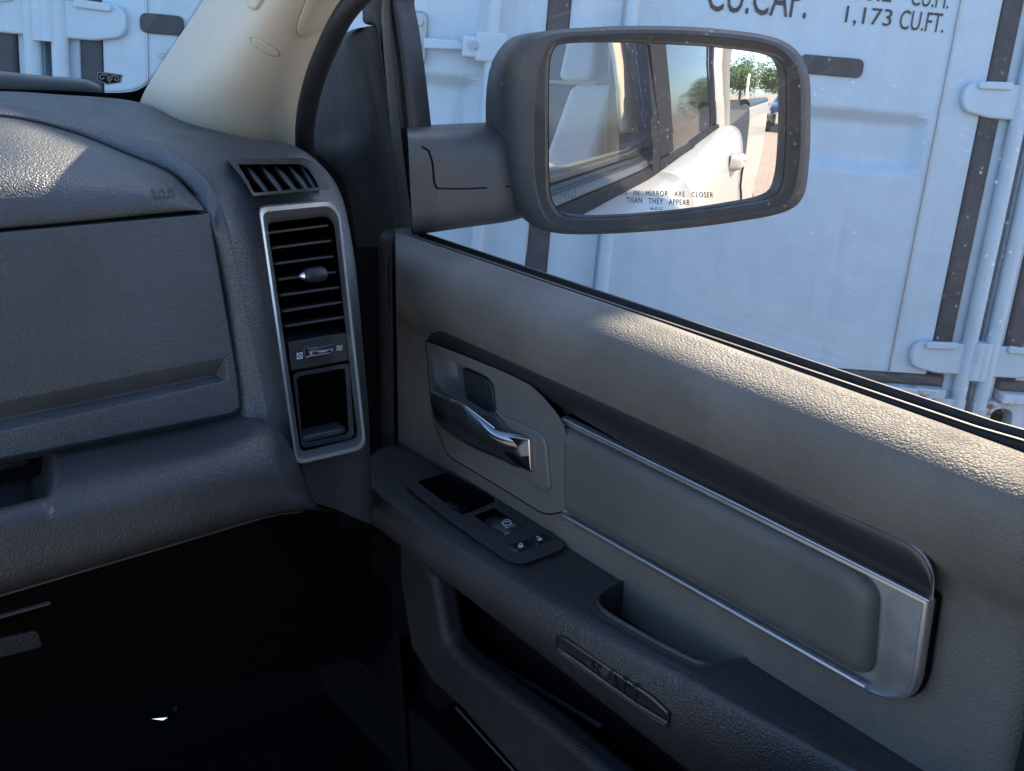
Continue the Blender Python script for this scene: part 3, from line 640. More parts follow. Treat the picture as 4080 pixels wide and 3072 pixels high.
# sail panel: the black triangle behind the mirror
sA = [(552, 985), (556, 850), (590, 640), (650, 480), (720, 340), (785, 235), (850, 195)]
sB = [(800, 1060), (925, 860), (905, 600), (860, 430), (820, 320), (812, 240), (880, 186)]
sC = [(1146, 1540), (1108, 1150), (1060, 720), (1030, 500), (1005, 300), (990, 205), (965, 172)]
def sx(p, x): return np.array(onx(*c2(*p), x))
lA = [sx(p, .668) for p in sA]; lB = [sx(p, .632) for p in sB]; lC = [sx(p, .640) for p in sC]
lA = [sx((770, 1150), .655)]+lA; lB = [sx((900, 1400), .634)]+lB; lC = [sx((1146, 1620), .640)]+lC
lA = [sx((880, 1640), .645)]+lA; lB = [sx((895, 1640), .634)]+lB; lC = [sx((1100, 1640), .640)]+lC
lD = [p+np.array([.03, 0, 0]) for p in lC]; l0 = [p+np.array([.03, .01, 0]) for p in lA]
mid1 = [a*.5+b*.5+np.array([-.001, 0, 0]) for a, b in zip(lA, lB)]
loft('mirror_sail', [l0, lA, mid1, lB, [b*.5+c*.5 for b, c in zip(lB, lC)], lC, lD], MT['sail'], door, per=6, nr=4)
fa = [(1070, -120), (1045, 60), (1040, 150), (1062, 500), (1090, 900), (1120, 1200), (1147, 1530)]
fb = [(1110, -130), (1082, 40), (1085, 150), (1110, 400), (1155, 800), (1195, 1150), (1243, 1515)]
fc = [(1130, -120), (1105, 20), (1125, 180), (1160, 420), (1200, 800), (1235, 1150), (1262, 1480)]
fd = [(1150, -120), (1135, 20), (1165, 180), (1200, 420), (1245, 800), (1280, 1150), (1310, 1490)]
F4 = [np.array([sx(p, x) for p in q]) for q, x in ((fa, .648), (fb, .640), (fc, .652), (fd, .656))]
loft('channel_seal', [F4[0], F4[0]*.45+np.array(F4[1])*.55+np.array([-.006, 0, 0]), F4[1]], MT['rubbergrey'], door, per=5, nr=4)
loft('glass_run', [F4[1], np.array(F4[1])*.6+np.array(F4[2])*.4+np.array([-.004, 0, 0]), F4[2], np.array(F4[2])*.6+np.array(F4[3])*.4+np.array([-.004, 0, 0]), F4[3], np.array(F4[3])+np.array([.03, .01, 0])], MT['rubber'], door, per=5, nr=3)
fr = [(905, -120), (902, 60), (912, 155), (990, 200), (1040, 160), (1050, 50), (1080, -120)]
loft('window_frame', [[sx(p, .652) for p in ((880, -150), (905, 60), (915, 150), (990, 185), (1000, 300), (1030, 500), (1060, 720))], [sx(p, .640) for p in ((960, -150), (960, 40), (975, 120), (1010, 190), (1022, 300), (1048, 500), (1075, 720))], [sx(p, .646) for p in ((1085, -150), (1060, 40), (1048, 130), (1050, 200), (1045, 300), (1066, 500), (1092, 720))]], MT['rubber'], door, per=5, nr=4)
# outer skin of the door, seen in the mirror
skin = [(.690, -.315), (.714, -.316), (.765, -.322), (.80, -.345), (.825, -.39), (.84, -.47), (.845, -.62), (.84, -.80), (.82, -.98), (.79, -1.05)]
def skin_rows(y0, y1, n=10): return [[(x, y, z) for x, z in skin[1:]] for y in np.linspace(y0, y1, n)]
def rise(y, z): return .06*min(1, max(0, (.3-y)/1.1))*min(1, max(0, (z+.6)/.25))
def shell(name, y0, y1, m, parent):
    r = [[(x, y, z+rise(y, z)) for x, y, z in q] for q in skin_rows(y0, y1)]; e = .006
    r0 = [[(x-e, y+e*.7, z) for x, y, z in r[0]]]; r0[0] = [(x-.006, y0+(.003 if y0 > y1 else -.003), z) for x, y, z in r[0]]
    r1 = [(x-.006, y1-(.003 if y0 > y1 else -.003), z) for x, y, z in r[-1]]
    r0b = [(x-.03, y0+.003, z) for x, y, z in r[0]]; r1b = [(x-.03, y1-.003, z) for x, y, z in r[-1]]
    return loft(name, [r0b]+r0+r+[r1, r1b], m, parent, nr=0, n=26)
shell('outer_skin', 1.15, .205, MT['white'], door)
along('belt_moulding', [(.694, -.330), (.696, -.292), (.702, -.292), (.712, -.300), (.716, -.312), (.715, -.330)], MT['matteblack'], y0=1.12, y1=.205, smooth='auto')
loft('pillar_cover', [[(.712, y, -.30), (.69, y+.0, -.10), (.66, y-.01, .10), (.625, y-.02, .36)] for y in (.274, .268, .215, .206)], MT['matteblack'], door, nr=0)

# ------------------------------------------------------------------ side mirror (convex)
RM = 1.7
def ms(vp=(1697, 205), x0=.80):
    nv = nrm(np.array([0, -1, 0])-ray(*vp)); pl = ray(1190, 270); pl = pl*(x0/pl[0]); nc = nv.copy()
    for _ in range(60):
        rc_ = ray(1440, 278); pc = rc_*((pl @ nc)/(rc_ @ nc)); c_ = pc-nc*RM
        nc = nrm(nc+(nv-nrm(sph(*vp, c_)-c_))*.7)
    return pc, nc, pc-nc*RM
def sph(u, v, c_, lift=0.0):
    d = ray(u, v); b = d @ c_; return d*(b-math.sqrt(b*b-(c_ @ c_-(RM+lift)**2)))
pc, nc, mc = ms()
mirror = thing('side_mirror', 'black passenger side mirror reflecting the white truck side and sky', 'mirror', tuple(pc))
gout = [(1188, 142), (1197, 107), (1215, 95), (1315, 92), (1440, 96), (1550, 103), (1645, 116), (1680, 128), (1694, 150), (1697, 172), (1697, 250), (1695, 319), (1688, 392), (1668, 424), (1580, 442), (1433, 460), (1286, 470), (1221, 464), (1197, 440), (1188, 405), (1186, 260)]
def around(poly, n=96, cx=1440, cy=278):       # resample a loop by angle so that loops match
    p = cr(poly, 600, True); a = np.arctan2(p[:, 1]-cy, p[:, 0]-cx); o = np.argsort(a); a = a[o]; p = p[o]
    # blend of angle and index keeps corners
    out = []
    ref = around.ref
    for t in ref: out.append([np.interp(t, np.r_[a[-1]-2*math.pi, a, a[0]+2*math.pi], np.r_[p[-1, k], p[:, k], p[0, k]]) for k in (0, 1)])
    return np.array(out)
g0 = cr(gout, 96, True); around.ref = np.arctan2(g0[:, 1]-278, g0[:, 0]-1440)
gl = around(gout)
cen = np.array([1440, 278.])
gv_ = [[sph(*(cen+(p-cen)*s), mc) for p in gl] for s in (1, .8, .6, .4, .2)]
gv = np.vstack(gv_+[[sph(*cen, mc)]]); nf = len(gl); gf = gridfaces(5, nf, True)+[(4*nf+i, 4*nf+(i+1) % nf, 5*nf) for i in range(nf)]
glass_o = add('mirror_glass', gv, gf, MT['mirror'], mirror)
def mp(u, v, d): return onp(u, v, pc-nc*d, nc)
rimo = [(1150, 300), (1153, 200), (1168, 120), (1200, 84), (1300, 74), (1440, 72), (1560, 80), (1660, 95), (1705, 122), (1727, 165), (1730, 260), (1727, 350), (1712, 420), (1680, 447), (1580, 465), (1440, 482), (1300, 493), (1230, 493), (1185, 478), (1163, 440), (1152, 380)]
mxo = [(1098, 300), (1088, 200), (1102, 120), (1150, 74), (1290, 58), (1440, 56), (1560, 63), (1670, 80), (1722, 110), (1748, 165), (1751, 260), (1748, 350), (1735, 425), (1695, 458), (1585, 480), (1440, 497), (1290, 506), (1205, 504), (1150, 488), (1120, 450), (1103, 390)]
bko = [(1050, 290), (1052, 180), (1072, 115), (1120, 76), (1280, 62), (1440, 62), (1560, 70), (1660, 86), (1705, 115), (1728, 165), (1730, 260), (1726, 345), (1712, 410), (1670, 445), (1570, 470), (1440, 486), (1280, 492), (1190, 488), (1130, 470), (1085, 430), (1060, 370)]
def ring(poly, d, s=1.0): q = around(poly); return np.array([mp(*(cen+(p-cen)*s), d) for p in q])
in0 = np.array([sph(*p, mc, -.004) for p in cen+(gl-cen)*1.004]); in1 = np.array([mp(*p, -.006) for p in cen+(gl-cen)*1.02])
rings('glass_surround', [in0, in1, np.array([mp(*p, -.010) for p in cen+(gl-cen)*1.035]), ring(rimo, -.012, .985)], MT['rubber'], mirror, smooth='auto')
rings('housing', [ring(rimo, -.012, .985), ring(rimo, -.0155, 1.0), ring([(a*.5+c*.5, b*.5+d*.5) for (a, b), (c, d) in zip(rimo, mxo)], -.014), ring(mxo, -.002), ring([(a*.6+c*.4, b*.6+d*.4) for (a, b), (c, d) in zip(mxo, bko)], .02), ring(bko, .055), ring(bko, .10, .9), ring(bko, .13, .6)], MT['mirrorblack'], mirror, cap1=True, smooth='auto', angle=45)
mt = lambda l: (lambda u, v: sph(u, v, mc, .0006+l))
lettering('mirror_warning', 'OBJECTS   IN   MIRROR   ARE   CLOSER', quadmap((1303, 424), (1541, 431), (1303, 409), mt(0)), MT['print_black'], mirror, space=1.15)
lettering('mirror_warning', 'THAN   THEY   APPEAR', quadmap((1353, 438), (1490, 444), (1353, 426), mt(0)), MT['print_black'], mirror, space=1.15)
lettering('mirror_code', '08 D 21', quadmap((1405, 453.5), (1430, 454), (1405, 448), mt(0)), MT['print_black'], mirror, space=1.1)
hz_ = lambda x, y: sph(*cM(x, y), mc, .0006)
strokes('heater_icon', [[(262, 1258), (250, 1250), (250, 1190), (356, 1190), (356, 1250), (346, 1258)]]+[[(x, 1215), (x+9, 1228), (x-5, 1243), (x+6, 1256), (x, 1272)] for x in (278, 304, 330)], hz_, 5, MT['print_grey'], mirror)
# mirror arm
def Wm(u, v, y): return ony(u, v, y)
sec0 = [Wm(880, 272, 1.09), Wm(880, 283, 1.02), Wm(882, 312, 1.0), Wm(886, 400, .995), Wm(892, 500, 1.0), Wm(892, 500, 1.1)]
sec1 = [Wm(1048, 264, 1.09), Wm(1055, 272, 1.04), Wm(1078, 305, 1.005), Wm(1088, 380, .995), Wm(1095, 470, 1.0), Wm(1095, 475, 1.09)]
sec2 = [Wm(1090, 255, 1.08), Wm(1095, 285, 1.04), Wm(1110, 318, 1.01), Wm(1125, 380, 1.0), Wm(1140, 455, 1.0), Wm(1140, 470, 1.08)]
secm = [a*.4+b*.6 for a, b in zip(sec0, sec1)]
arm_m = loft('mirror_arm', [sec0, secm, sec1, sec2], MT['mirrorblack'], mirror, n=26, nr=6)
cm_ = caster(arm_m)
strokes('arm_seam', [[(912, 317), (926, 326), (934, 352), (938, 395), (944, 407), (1000, 408), (1100, 403)]], lambda u, v: cm_(u, v, .0006), 4, MT['void'], mirror)

# ------------------------------------------------------------------ windscreen pillar, seal, windscreen
def pa(u, v, y0, k): # on a raked plane y = y0 - k (z + .11)
    r = ray(u, v); return r*((y0-k*.11)/(r[1]+k*r[2]))
eL = [(310, 240), (318, 215), (335, 182), (380, 112), (450, 8), (500, -70), (620, -260)]
eM1 = [(400, 290), (408, 240), (425, 190), (470, 110), (530, 10), (575, -70), (680, -260)]
eM = [(510, 325), (515, 255), (530, 190), (565, 110), (615, 10), (660, -70), (760, -260)]
eR = [(645, 335), (650, 260), (662, 190), (692, 110), (748, 8), (800, -70), (920, -260)]
rowsP = [[pa(u, v, 1.245, 1.05)+np.array([0, .02, 0]) for u, v in eL], [pa(u, v, 1.235, 1.05) for u, v in eL], [pa(u, v, 1.13, 1.02) for u, v in eM1], [pa(u, v, 1.075, 1.0) for u, v in eM], [pa(u, v, 1.075, .95) for u, v in eR], [pa(u, v, 1.10, .95)+np.array([.02, .02, 0]) for u, v in eR]]
pillar = thing('pillar_trim', 'beige plastic windscreen pillar trim rising from the dashboard corner', 'pillar trim', tuple(pa(500, 325, 1.1, 1.0)))
pil = loft('trim_cover', rowsP, MT['beige'], pillar, per=6, nr=5)
cp = caster(pil)
def ring_on(name, poly, fn, w, m, parent, lift=.0012):
    q = cr(poly, 40, True); c_ = q.mean(0); i_ = c_+(q-c_)*(1-w)
    V = [fn(*p, lift) for p in q]+[fn(*p, lift*1.5) for p in c_+(q-c_)*(1-w/2)]+[fn(*p, lift*.2) for p in i_]; return add(name, V, gridfaces(3, len(q), True), m, parent)
def disc_on(name, poly, fn, m, parent, lift):
    q = cr(poly, 40, True); c_ = q.mean(0); V, n_r = [], 0
    for s, l in ((1, -.001), (1, lift*.7), (.9, lift), (.5, lift*1.1)): V += [fn(*p, l) for p in c_+(q-c_)*s]
    f = gridfaces(4, 40, True); f.append(tuple(range(120, 160))); return add(name, V, f, m, parent, smooth='auto', angle=60)
ring_on('cover_shutline', [c2(x, y) for x, y in ((162, 249), (195, 245), (291, 293), (353, 339), (355, 367), (320, 375), (239, 337), (173, 286))], cp, .09, MT['beigedark'], pillar, .0006)
ring_on('cover_shutline', [c2(x, y) for x, y in ((465, 203), (470, 150), (526, 0), (586, -124), (804, -104), (764, 22), (693, 123), (602, 209), (530, 245), (486, 239))], cp, .035, MT['beigedark'], pillar, .0006)
disc_on('screw_cover', [c2(x, y) for x, y in ((165, 250), (195, 247), (290, 295), (350, 340), (352, 366), (320, 372), (240, 335), (175, 285))], cp, MT['beige'], pillar, .0009)
disc_on('screw_cover', [c2(x, y) for x, y in ((148, -20), (160, 40), (195, 68), (225, 45), (260, -20), (240, -60), (180, -60))], cp, MT['beige'], pillar, .004)
disc_on('grab_handle_foot', [c2(x, y) for x, y in ((470, 200), (475, 150), (530, 0), (590, -120), (800, -100), (760, 20), (690, 120), (600, 205), (530, 240), (490, 235))], cp, MT['beige'], pillar, .003)
seal = tube('door_seal', [pa(u, v, 1.03, .95) for u, v in ((1000, -330), (850, -90), (768, 0), (738, 40), (706, 105), (682, 165), (664, 235), (658, 300), (664, 345), (690, 400))], .0105, MT['rubber'], None, n=14, smoothn=70)
tag(seal, 'black rubber door seal curving down between beige pillar trim and door', 'seal')
# closing panels behind the gap between dashboard and door
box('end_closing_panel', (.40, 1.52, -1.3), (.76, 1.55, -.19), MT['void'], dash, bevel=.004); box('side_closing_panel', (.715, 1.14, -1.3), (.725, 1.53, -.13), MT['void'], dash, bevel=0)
# windscreen
wsn = thing('windscreen', 'raked windscreen with black dotted edge band above the dashboard', 'windscreen', (0.1, 1.32, -.1))
def ws(u, v): return pa(u, v, 1.30, 1.02)
wv = [ws(-900, 240), ws(300, 240), ws(330, 225), ws(700, -330), ws(-900, -330)]
add('pane', wv, [tuple(range(5))], MT['windshield'], wsn, smooth=False)
inn = [c1(x, y) for x, y in ((-600, 560), (0, 575), (400, 585), (700, 600), (850, 592), (920, 565), (975, 520), (1060, 400), (1200, 180), (1330, -20), (1500, -300))]
outn = [c1(x, y) for x, y in ((-600, 760), (0, 760), (400, 760), (720, 760), (900, 760), (990, 740), (1040, 640), (1120, 500), (1260, 260), (1400, -20), (1580, -300))]
loft('edge_band', [[ws(*p)-np.array([0, .002, 0]) for p in outn], [ws(*p)-np.array([0, .002, 0]) for p in inn]], MT['frit'], wsn, n=60)
dv, df = [], []
qi = cr(inn, 260); qn = np.gradient(qi, axis=0); qn = np.c_[qn[:, 1], -qn[:, 0]]; qn = qn/np.linalg.norm(qn, axis=1)[:, None]
for k in range(1, 4):
    for i in range(len(qi)):
        c_ = qi[i]+qn[i]*(2.4*k)+(qi[min(i+1, 259)]-qi[max(i-1, 0)])*.25*(k % 2); r_ = 1.25-.26*k; b0 = len(dv)
        dv += [ws(c_[0]+r_*math.cos(a), c_[1]+r_*math.sin(a))-np.array([0, .002, 0]) for a in np.linspace(0, 2*math.pi, 6, endpoint=False)]; df.append(tuple(range(b0, b0+6)))
dots = add('dot_pattern', dv, df, MT['frit'], wsn, smooth=False); dots['kind'] = 'stuff'
prism('base_strip', [ws(-900, 262), ws(300, 236), ws(306, 222), ws(-900, 235)], (0, .01, 0), MT['rubber'], wsn, bevel=.003)
# maker's shield sticker
st = thing('windscreen_sticker', 'small black and white shield sticker in the windscreen corner', 'sticker', tuple(ws(*c1(700, 505))))
wsk = lambda l: (lambda x, y: ws(*c1(x, y))-np.array([0, .002+l, 0]))
shp = [(628, 462), (790, 485), (778, 535), (690, 548), (620, 515)]
def poly_on(name, pts, fn, m, parent): return add(name, [fn(*p) for p in pts], [tuple(range(len(pts)))], m, parent, smooth=False)
poly_on('sticker_border', rounded(shp, 8), wsk(.0002), MT['print_white'], st)
poly_on('sticker_edge', rounded([(c_[0]+(x-c_[0])*1.04, c_[1]+(y-c_[1])*1.05) for x, y in shp for c_ in [(701, 508)]], 8), wsk(.0001), MT['print_black'], st)
poly_on('sticker_field', rounded([(701+(x-701)*.9, 508+(y-508)*.84) for x, y in shp], 6), wsk(.0003), MT['print_black'], st)
strokes('sticker_emblem', [[(702, 498), (690, 487), (665, 480), (645, 487), (640, 500), (652, 512), (668, 508), (668, 497)], [(712, 498), (722, 491), (748, 492), (764, 500), (766, 512), (754, 522), (740, 516), (742, 506)], [(690, 505), (698, 520), (704, 532), (712, 520), (722, 508)], [(704, 500), (704, 512)]], wsk(.0004), 7, MT['print_white'], st)
# wiper arm lying at the foot of the glass, outside
wiper = thing('wiper_arm', 'grey wiper arm lying along the foot of the windscreen', 'wiper', tuple(ws(0, 180)+np.array([0, .03, 0])))
def wp(x, y): return ws(*c1(x, y))+np.array([0, .03, .0])
loft('arm', [[wp(-700, 430)+o_, wp(0, 495)+o_, wp(300, 525)+o_, wp(560, 545)+o_, wp(650, 568)+o_, wp(690, 590)+o_] for o_ in (np.array([0, .012, -.012]), np.array([0, 0, .004]), np.array([0, -.01, 0]), np.array([0, -.006, -.016]))], MT['handlegrey'], wiper, per=4, nr=4)
prism('arm_cap', [wp(540, 520), wp(600, 535), wp(650, 560), wp(680, 590), wp(540, 585)], (0, .015, 0), MT['handlegrey'], wiper, bevel=.003)
cowl = add('cowl_top', [ws(-900, 300)+np.array([0, .02, 0]), ws(320, 240)+np.array([0, .02, 0]), ws(320, 240)+np.array([.1, .35, -.05]), ws(-900, 300)+np.array([0, .35, -.05])], [(0, 1, 2, 3)], MT['rubber'], None, smooth=False)
cowl.parent = wsn; cowl.matrix_parent_inverse = wsn.matrix_world.inverted()

# ------------------------------------------------------------------ footwell
fl = add('floor', [(-.9, -.6, -.98), (.66, -.6, -.98), (.66, 1.2, -.98), (.66, 1.45, -.70), (-.9, 1.45, -.70), (-.9, 1.2, -.98)], [(0, 1, 2, 5), (2, 3, 4, 5)], MT['carpet'], None, smooth=False); fl['kind'] = 'structure'; fl['label'] = 'black carpeted footwell floor'
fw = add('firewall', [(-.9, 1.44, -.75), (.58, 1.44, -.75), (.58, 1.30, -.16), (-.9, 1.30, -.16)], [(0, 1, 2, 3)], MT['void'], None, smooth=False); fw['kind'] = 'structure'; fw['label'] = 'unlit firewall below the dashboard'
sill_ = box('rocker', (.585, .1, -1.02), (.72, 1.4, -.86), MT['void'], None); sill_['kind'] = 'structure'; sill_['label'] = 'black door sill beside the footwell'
kick = thing('kick_panel', 'black kick panel low in the footwell beside the door', 'panel', (.58, 1.02, -.95))
kp = [[onx(u, v, x) for u, v, x in row] for row in (((826, 1420, .60), (830, 1500, .60), (838, 1600, .60), (845, 1720, .60), (850, 1800, .60)), ((838, 1395, .585), (840, 1480, .58), (846, 1590, .58), (852, 1720, .58), (858, 1800, .58)), ((860, 1370, .582), (866, 1450, .578), (874, 1560, .577), (882, 1700, .577), (886, 1800, .577)), ((872, 1380, .60), (880, 1470, .60), (890, 1580, .60), (900, 1720, .60), (905, 1800, .60)))]
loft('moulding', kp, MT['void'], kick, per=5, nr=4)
# crumpled clear wrapper on the floor
wrap = thing('crumpled_wrapper', 'crumpled clear plastic wrapper glinting on the dark footwell floor', 'wrapper', tuple(onz(370, 1560, -.95)))
V = []
for i, (u, v) in enumerate([(328, 1553), (345, 1548), (358, 1545), (372, 1530), (384, 1523), (380, 1540), (378, 1556), (366, 1561), (352, 1556), (362, 1550)]):
    V.append(onz(u, v, -.925+.012*((i*7) % 5)/5))
add('sheet', V, [(0, 1, 9, 8), (1, 2, 9), (2, 3, 5, 9), (3, 4, 5), (9, 5, 6, 7), (8, 9, 7)], MT['chrome'], wrap, smooth=False)
tube('twist', [onz(u, v, -.925) for u, v in ((380, 1562), (392, 1590), (402, 1618), (410, 1650), (412, 1690))], .0016, MT['chrome'], wrap, n=6)
tube('twist', [onz(u, v, -.925) for u, v in ((405, 1625), (402, 1650), (401, 1690))], .0012, MT['chrome'], wrap, n=6)
# ------------------------------------------------------------------ shipping containers across the yard
DEP = 2.8
vd = nrm([-1190, 13750, FOC]); hr = np.array([1, .066, .069]); hr = nrm(hr-vd*(hr @ vd))
ah, av = R @ hr, -(R @ vd); an = np.cross(ah, av); O_c = R @ np.array([0, 0, DEP])
def ab(u, v): q = onp(u, v, O_c, an)-O_c; return q @ ah, q @ av
def px(x, y): return ab(x/S, y/S)
B_BOT = px(3700, 1800)[1]; B_TOP = B_BOT+2.61
aL, aR = px(195, 150)[0], px(3955, 1098)[0]; WID = aR-aL
GZ = B_BOT-.45                                     # yard level at the containers
def cmat(da): 
    m = np.eye(4); m[:3, 0] = ah; m[:3, 1] = av; m[:3, 2] = an; m[:3, 3] = O_c+ah*da; return Matrix(m.tolist())
def bx(name, a0, a1, b0, b1, c0, c1, m, parent, bevel=.004): return box(name, (a0, b0, c0), (a1, b1, c1), m, parent, bevel)
def rect(a0, a1, b0, b1): return [(a0, b0), (a1, b0), (a1, b1), (a0, b1)]
def leaf_panel(name, a0, a1, b0, b1, recs, m, parent):
    A = [a0, a0+.02, a0+.055, a1-.055, a1-.02, a1]; B = [b0]
    for r in recs: B += [r[0], r[0]+.03, r[1]-.03, r[1]]
    B += [b1]; V = []
    for i, b in enumerate(B):
        inside = any(r[0]+.029 <= b <= r[1]-.029 for r in recs)
        for j, a in enumerate(A): V.append((a, b, -.032 if inside and 2 <= j <= 3 else 0))
    return add(name, V, gridfaces(len(B), len(A)), m, parent, smooth=False, bevel=.008)
def hinge(name, a, b, side, m, parent, wide=.17, h=.085):
    """cast hinge leaf: rounded blade on the door, knuckle round the pin at the post"""
    s = side
    out = [(a, b-h*.5), (a-s*wide*.55, b-h*.5), (a-s*wide*.92, b-h*.36), (a-s*wide, b-h*.1), (a-s*wide, b+h*.25), (a-s*wide*.9, b+h*.5), (a, b+h*.52)]
    o = prism(name, [(x, y, .004) for x, y in rounded(out, .012, 4)], (0, 0, .022), m, parent, bevel=.005)
    prism('hinge_rib', [(x, y, .024) for x, y in rounded([(a-s*wide*.3, b+h*.34), (a-s*wide*.82, b+h*.30), (a-s*wide*.82, b+h*.52), (a-s*wide*.3, b+h*.58)], .008)], (0, 0, .012), m, o, bevel=.004)
    tube('hinge_knuckle', [(a+s*.012, b-h*.62, .020), (a+s*.012, b+h*.62, .020)], .024, m, o, n=14)
    return o
RECS = []
for k in range(-1, 4):
    t = px(3400, 436)[1]+.56*k; RECS.append((t-.155, t))
RECS = [r for r in RECS if r[0] > B_BOT+.25 and r[1] < B_TOP-.15]
def container(da, label, full):
    root = thing('shipping_container', label, 'container', group='white shipping containers standing side by side', mat=cmat(da))
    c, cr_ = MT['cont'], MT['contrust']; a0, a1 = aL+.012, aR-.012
    aC = px(2195, 400)[0]; post = .062
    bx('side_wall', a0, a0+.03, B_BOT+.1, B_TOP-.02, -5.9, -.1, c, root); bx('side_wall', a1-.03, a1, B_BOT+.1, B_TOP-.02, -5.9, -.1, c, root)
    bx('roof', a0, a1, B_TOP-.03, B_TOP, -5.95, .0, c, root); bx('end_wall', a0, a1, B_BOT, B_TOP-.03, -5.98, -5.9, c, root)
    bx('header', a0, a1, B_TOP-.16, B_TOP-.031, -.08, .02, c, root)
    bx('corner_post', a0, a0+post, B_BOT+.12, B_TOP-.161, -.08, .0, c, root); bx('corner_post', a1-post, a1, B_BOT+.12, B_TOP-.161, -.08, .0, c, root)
    for s, a in ((1, a0+.020), (-1, a1-.020)):
        tube('hinge_pin_tube', [(a, B_BOT+.14, .018), (a, B_TOP-.2, .018)], .020, c, root, n=14)
    # sill with lashing holes
    s0, s1 = px(3700, 1735)[1], px(3700, 1560)[1]
    loops = [rect(a0, a1, B_BOT, s1-.01)]
    for ha in (a1-.085, a1-.25, a0+.085, a0+.25):
        loops.append(rounded(rect(ha-.032, ha+.032, s0+.025, s0+.10), .03, 5))
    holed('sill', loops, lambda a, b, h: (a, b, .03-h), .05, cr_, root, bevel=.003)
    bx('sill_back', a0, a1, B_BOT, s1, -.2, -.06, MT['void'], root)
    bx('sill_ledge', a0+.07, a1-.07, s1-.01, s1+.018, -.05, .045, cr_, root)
    d0, d1 = px(3700, 1492)[1], B_TOP-.19
    bx('bottom_gasket', a0+.07, a1-.07, s1+.019, d0-.002, -.04, .012, MT['gasket'], root, bevel=.008)
    ga = .050
    for s, a in ((1, a0+post+.002), (-1, a1-post-.002)):
        bx('edge_gasket', min(a, a+s*ga), max(a, a+s*ga), d0+.02, d1, -.03, .010, MT['gasket'], root, bevel=.008)
    bx('centre_gasket', aC-.026, aC+.026, d0, d1, -.03, .012, MT['gasket'], root, bevel=.008)
    # door leaves
    fw_ = px(3950, 1098)[0]-px(3680, 1098)[0]-post-ga
    for s, e0, e1 in ((1, a0+post+ga+.004, aC-.028), (-1, aC+.028, a1-post-ga-.004)):
        lo_, hi_ = min(e0, e1), max(e0, e1)
        fl_, fr_ = (.105, .13) if s == 1 else (.13, .105)
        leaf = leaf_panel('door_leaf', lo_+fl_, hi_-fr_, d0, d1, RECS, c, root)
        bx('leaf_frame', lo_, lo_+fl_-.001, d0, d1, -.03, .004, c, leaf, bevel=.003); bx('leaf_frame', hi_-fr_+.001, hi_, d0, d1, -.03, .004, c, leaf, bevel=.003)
        bx('weld_line', lo_+fl_-.002, lo_+fl_+.002, d0, d1, -.002, .0055, MT['steel'], leaf, bevel=0); bx('weld_line', hi_-fr_-.002, hi_-fr_+.002, d0, d1, -.002, .0055, MT['steel'], leaf, bevel=0)
    for s, a in ((1, a0+.008), (-1, a1-.008)):
        for b in (px(3980, 405)[1], px(3760, 1420)[1], px(3980, 405)[1]+.72, px(3980, 405)[1]+1.25):
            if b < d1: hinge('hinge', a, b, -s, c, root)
    if not full: return root
    # lock rods with brackets, handles
    for xr, yr in ((1950, 300), (2510, 40)):
        a = px(xr, yr)[0]; tube('lock_rod', [(a, d0+.02, .045), (a, d1-.02, .045)], .0155, c, root, n=14)
        for b in (px(1950, 190)[1], d0+.08, px(1950, 190)[1]+.9):
            bx('rod_bracket', a-.040, a+.034, b-.035, b+.035, .004, .062, c, root, bevel=.006)
    a, b = px(1900, 190)
    hub = cushion('handle_hub', [(x, y, .004) for x, y in rounded(rect(px(1625, 0)[0], px(1712, 0)[0], px(1668, 268)[1], px(1668, 42)[1]), .028, 6)], (0, 0, 1), .012, .008, MT['steel'], root)
    for yy in (85, 230): tube('bolt', [(*px(1668, yy), .012), (*px(1668, yy), .028)], .012, MT['steel'], hub, n=12)
    bar = prism('lock_handle', [(x, y, .03) for x, y in [px(1690, 152), px(1850, 165), px(1850, 200), px(1690, 195)]], (0, 0, .012), c, root, bevel=.004)
    bx('handle_bracket', *sorted((px(1848, 0)[0]+.004, px(1940, 0)[0]+.004)), px(1895, 232)[1], px(1895, 148)[1], .02, .058, c, root, bevel=.006)
    tube('bolt', [(*px(1886, 182), .055), (*px(1886, 182), .068)], .010, MT['steel'], bar, n=10)
    # dark marker bars
    for (x0, y0, x1, y1) in ((3180, 240, 3436, 310), (560, 88, 735, 122)):
        p, q = px(x0, (y0+y1)/2), px(x1, (y0+y1)/2); h = .023
        prism('marker_bar', [(x, y, .001) for x, y in rounded(rect(p[0], q[0], q[1]-h, q[1]+h), .018, 5)], (0, 0, .008), MT['gasket'], root, bevel=.003)
    # stencilled capacity figures
    def st_(s, x0, y0, x1, y1, h, sp=1.0):
        p, q = np.array(px(x0, y0)), np.array(px(x1, y1))
        lettering('stencil_lettering', s, lambda a, b: (*(p+(q-p)*a+np.array([0, h])*b), .0025), MT['print_black'], root, space=sp)
    st_('CU.CAP.', 2812, 43, 3208, 76, .090)
    st_('33.2', 3405, -2, 3548, 10, .046); st_('CU.M.', 3625, 22, 3775, 36, .046)
    st_('1,173', 3362, 100, 3545, 116, .046); st_('CU.FT.', 3578, 116, 3755, 132, .046)
    return root
container(0, 'white shipping container with stencilled capacity figures, straight across from the window', True)
container(-WID, 'white shipping container seen through the windscreen at far left, hinge side showing', False)
container(WID, 'white shipping container beyond the rusty sill at the right window edge', False)

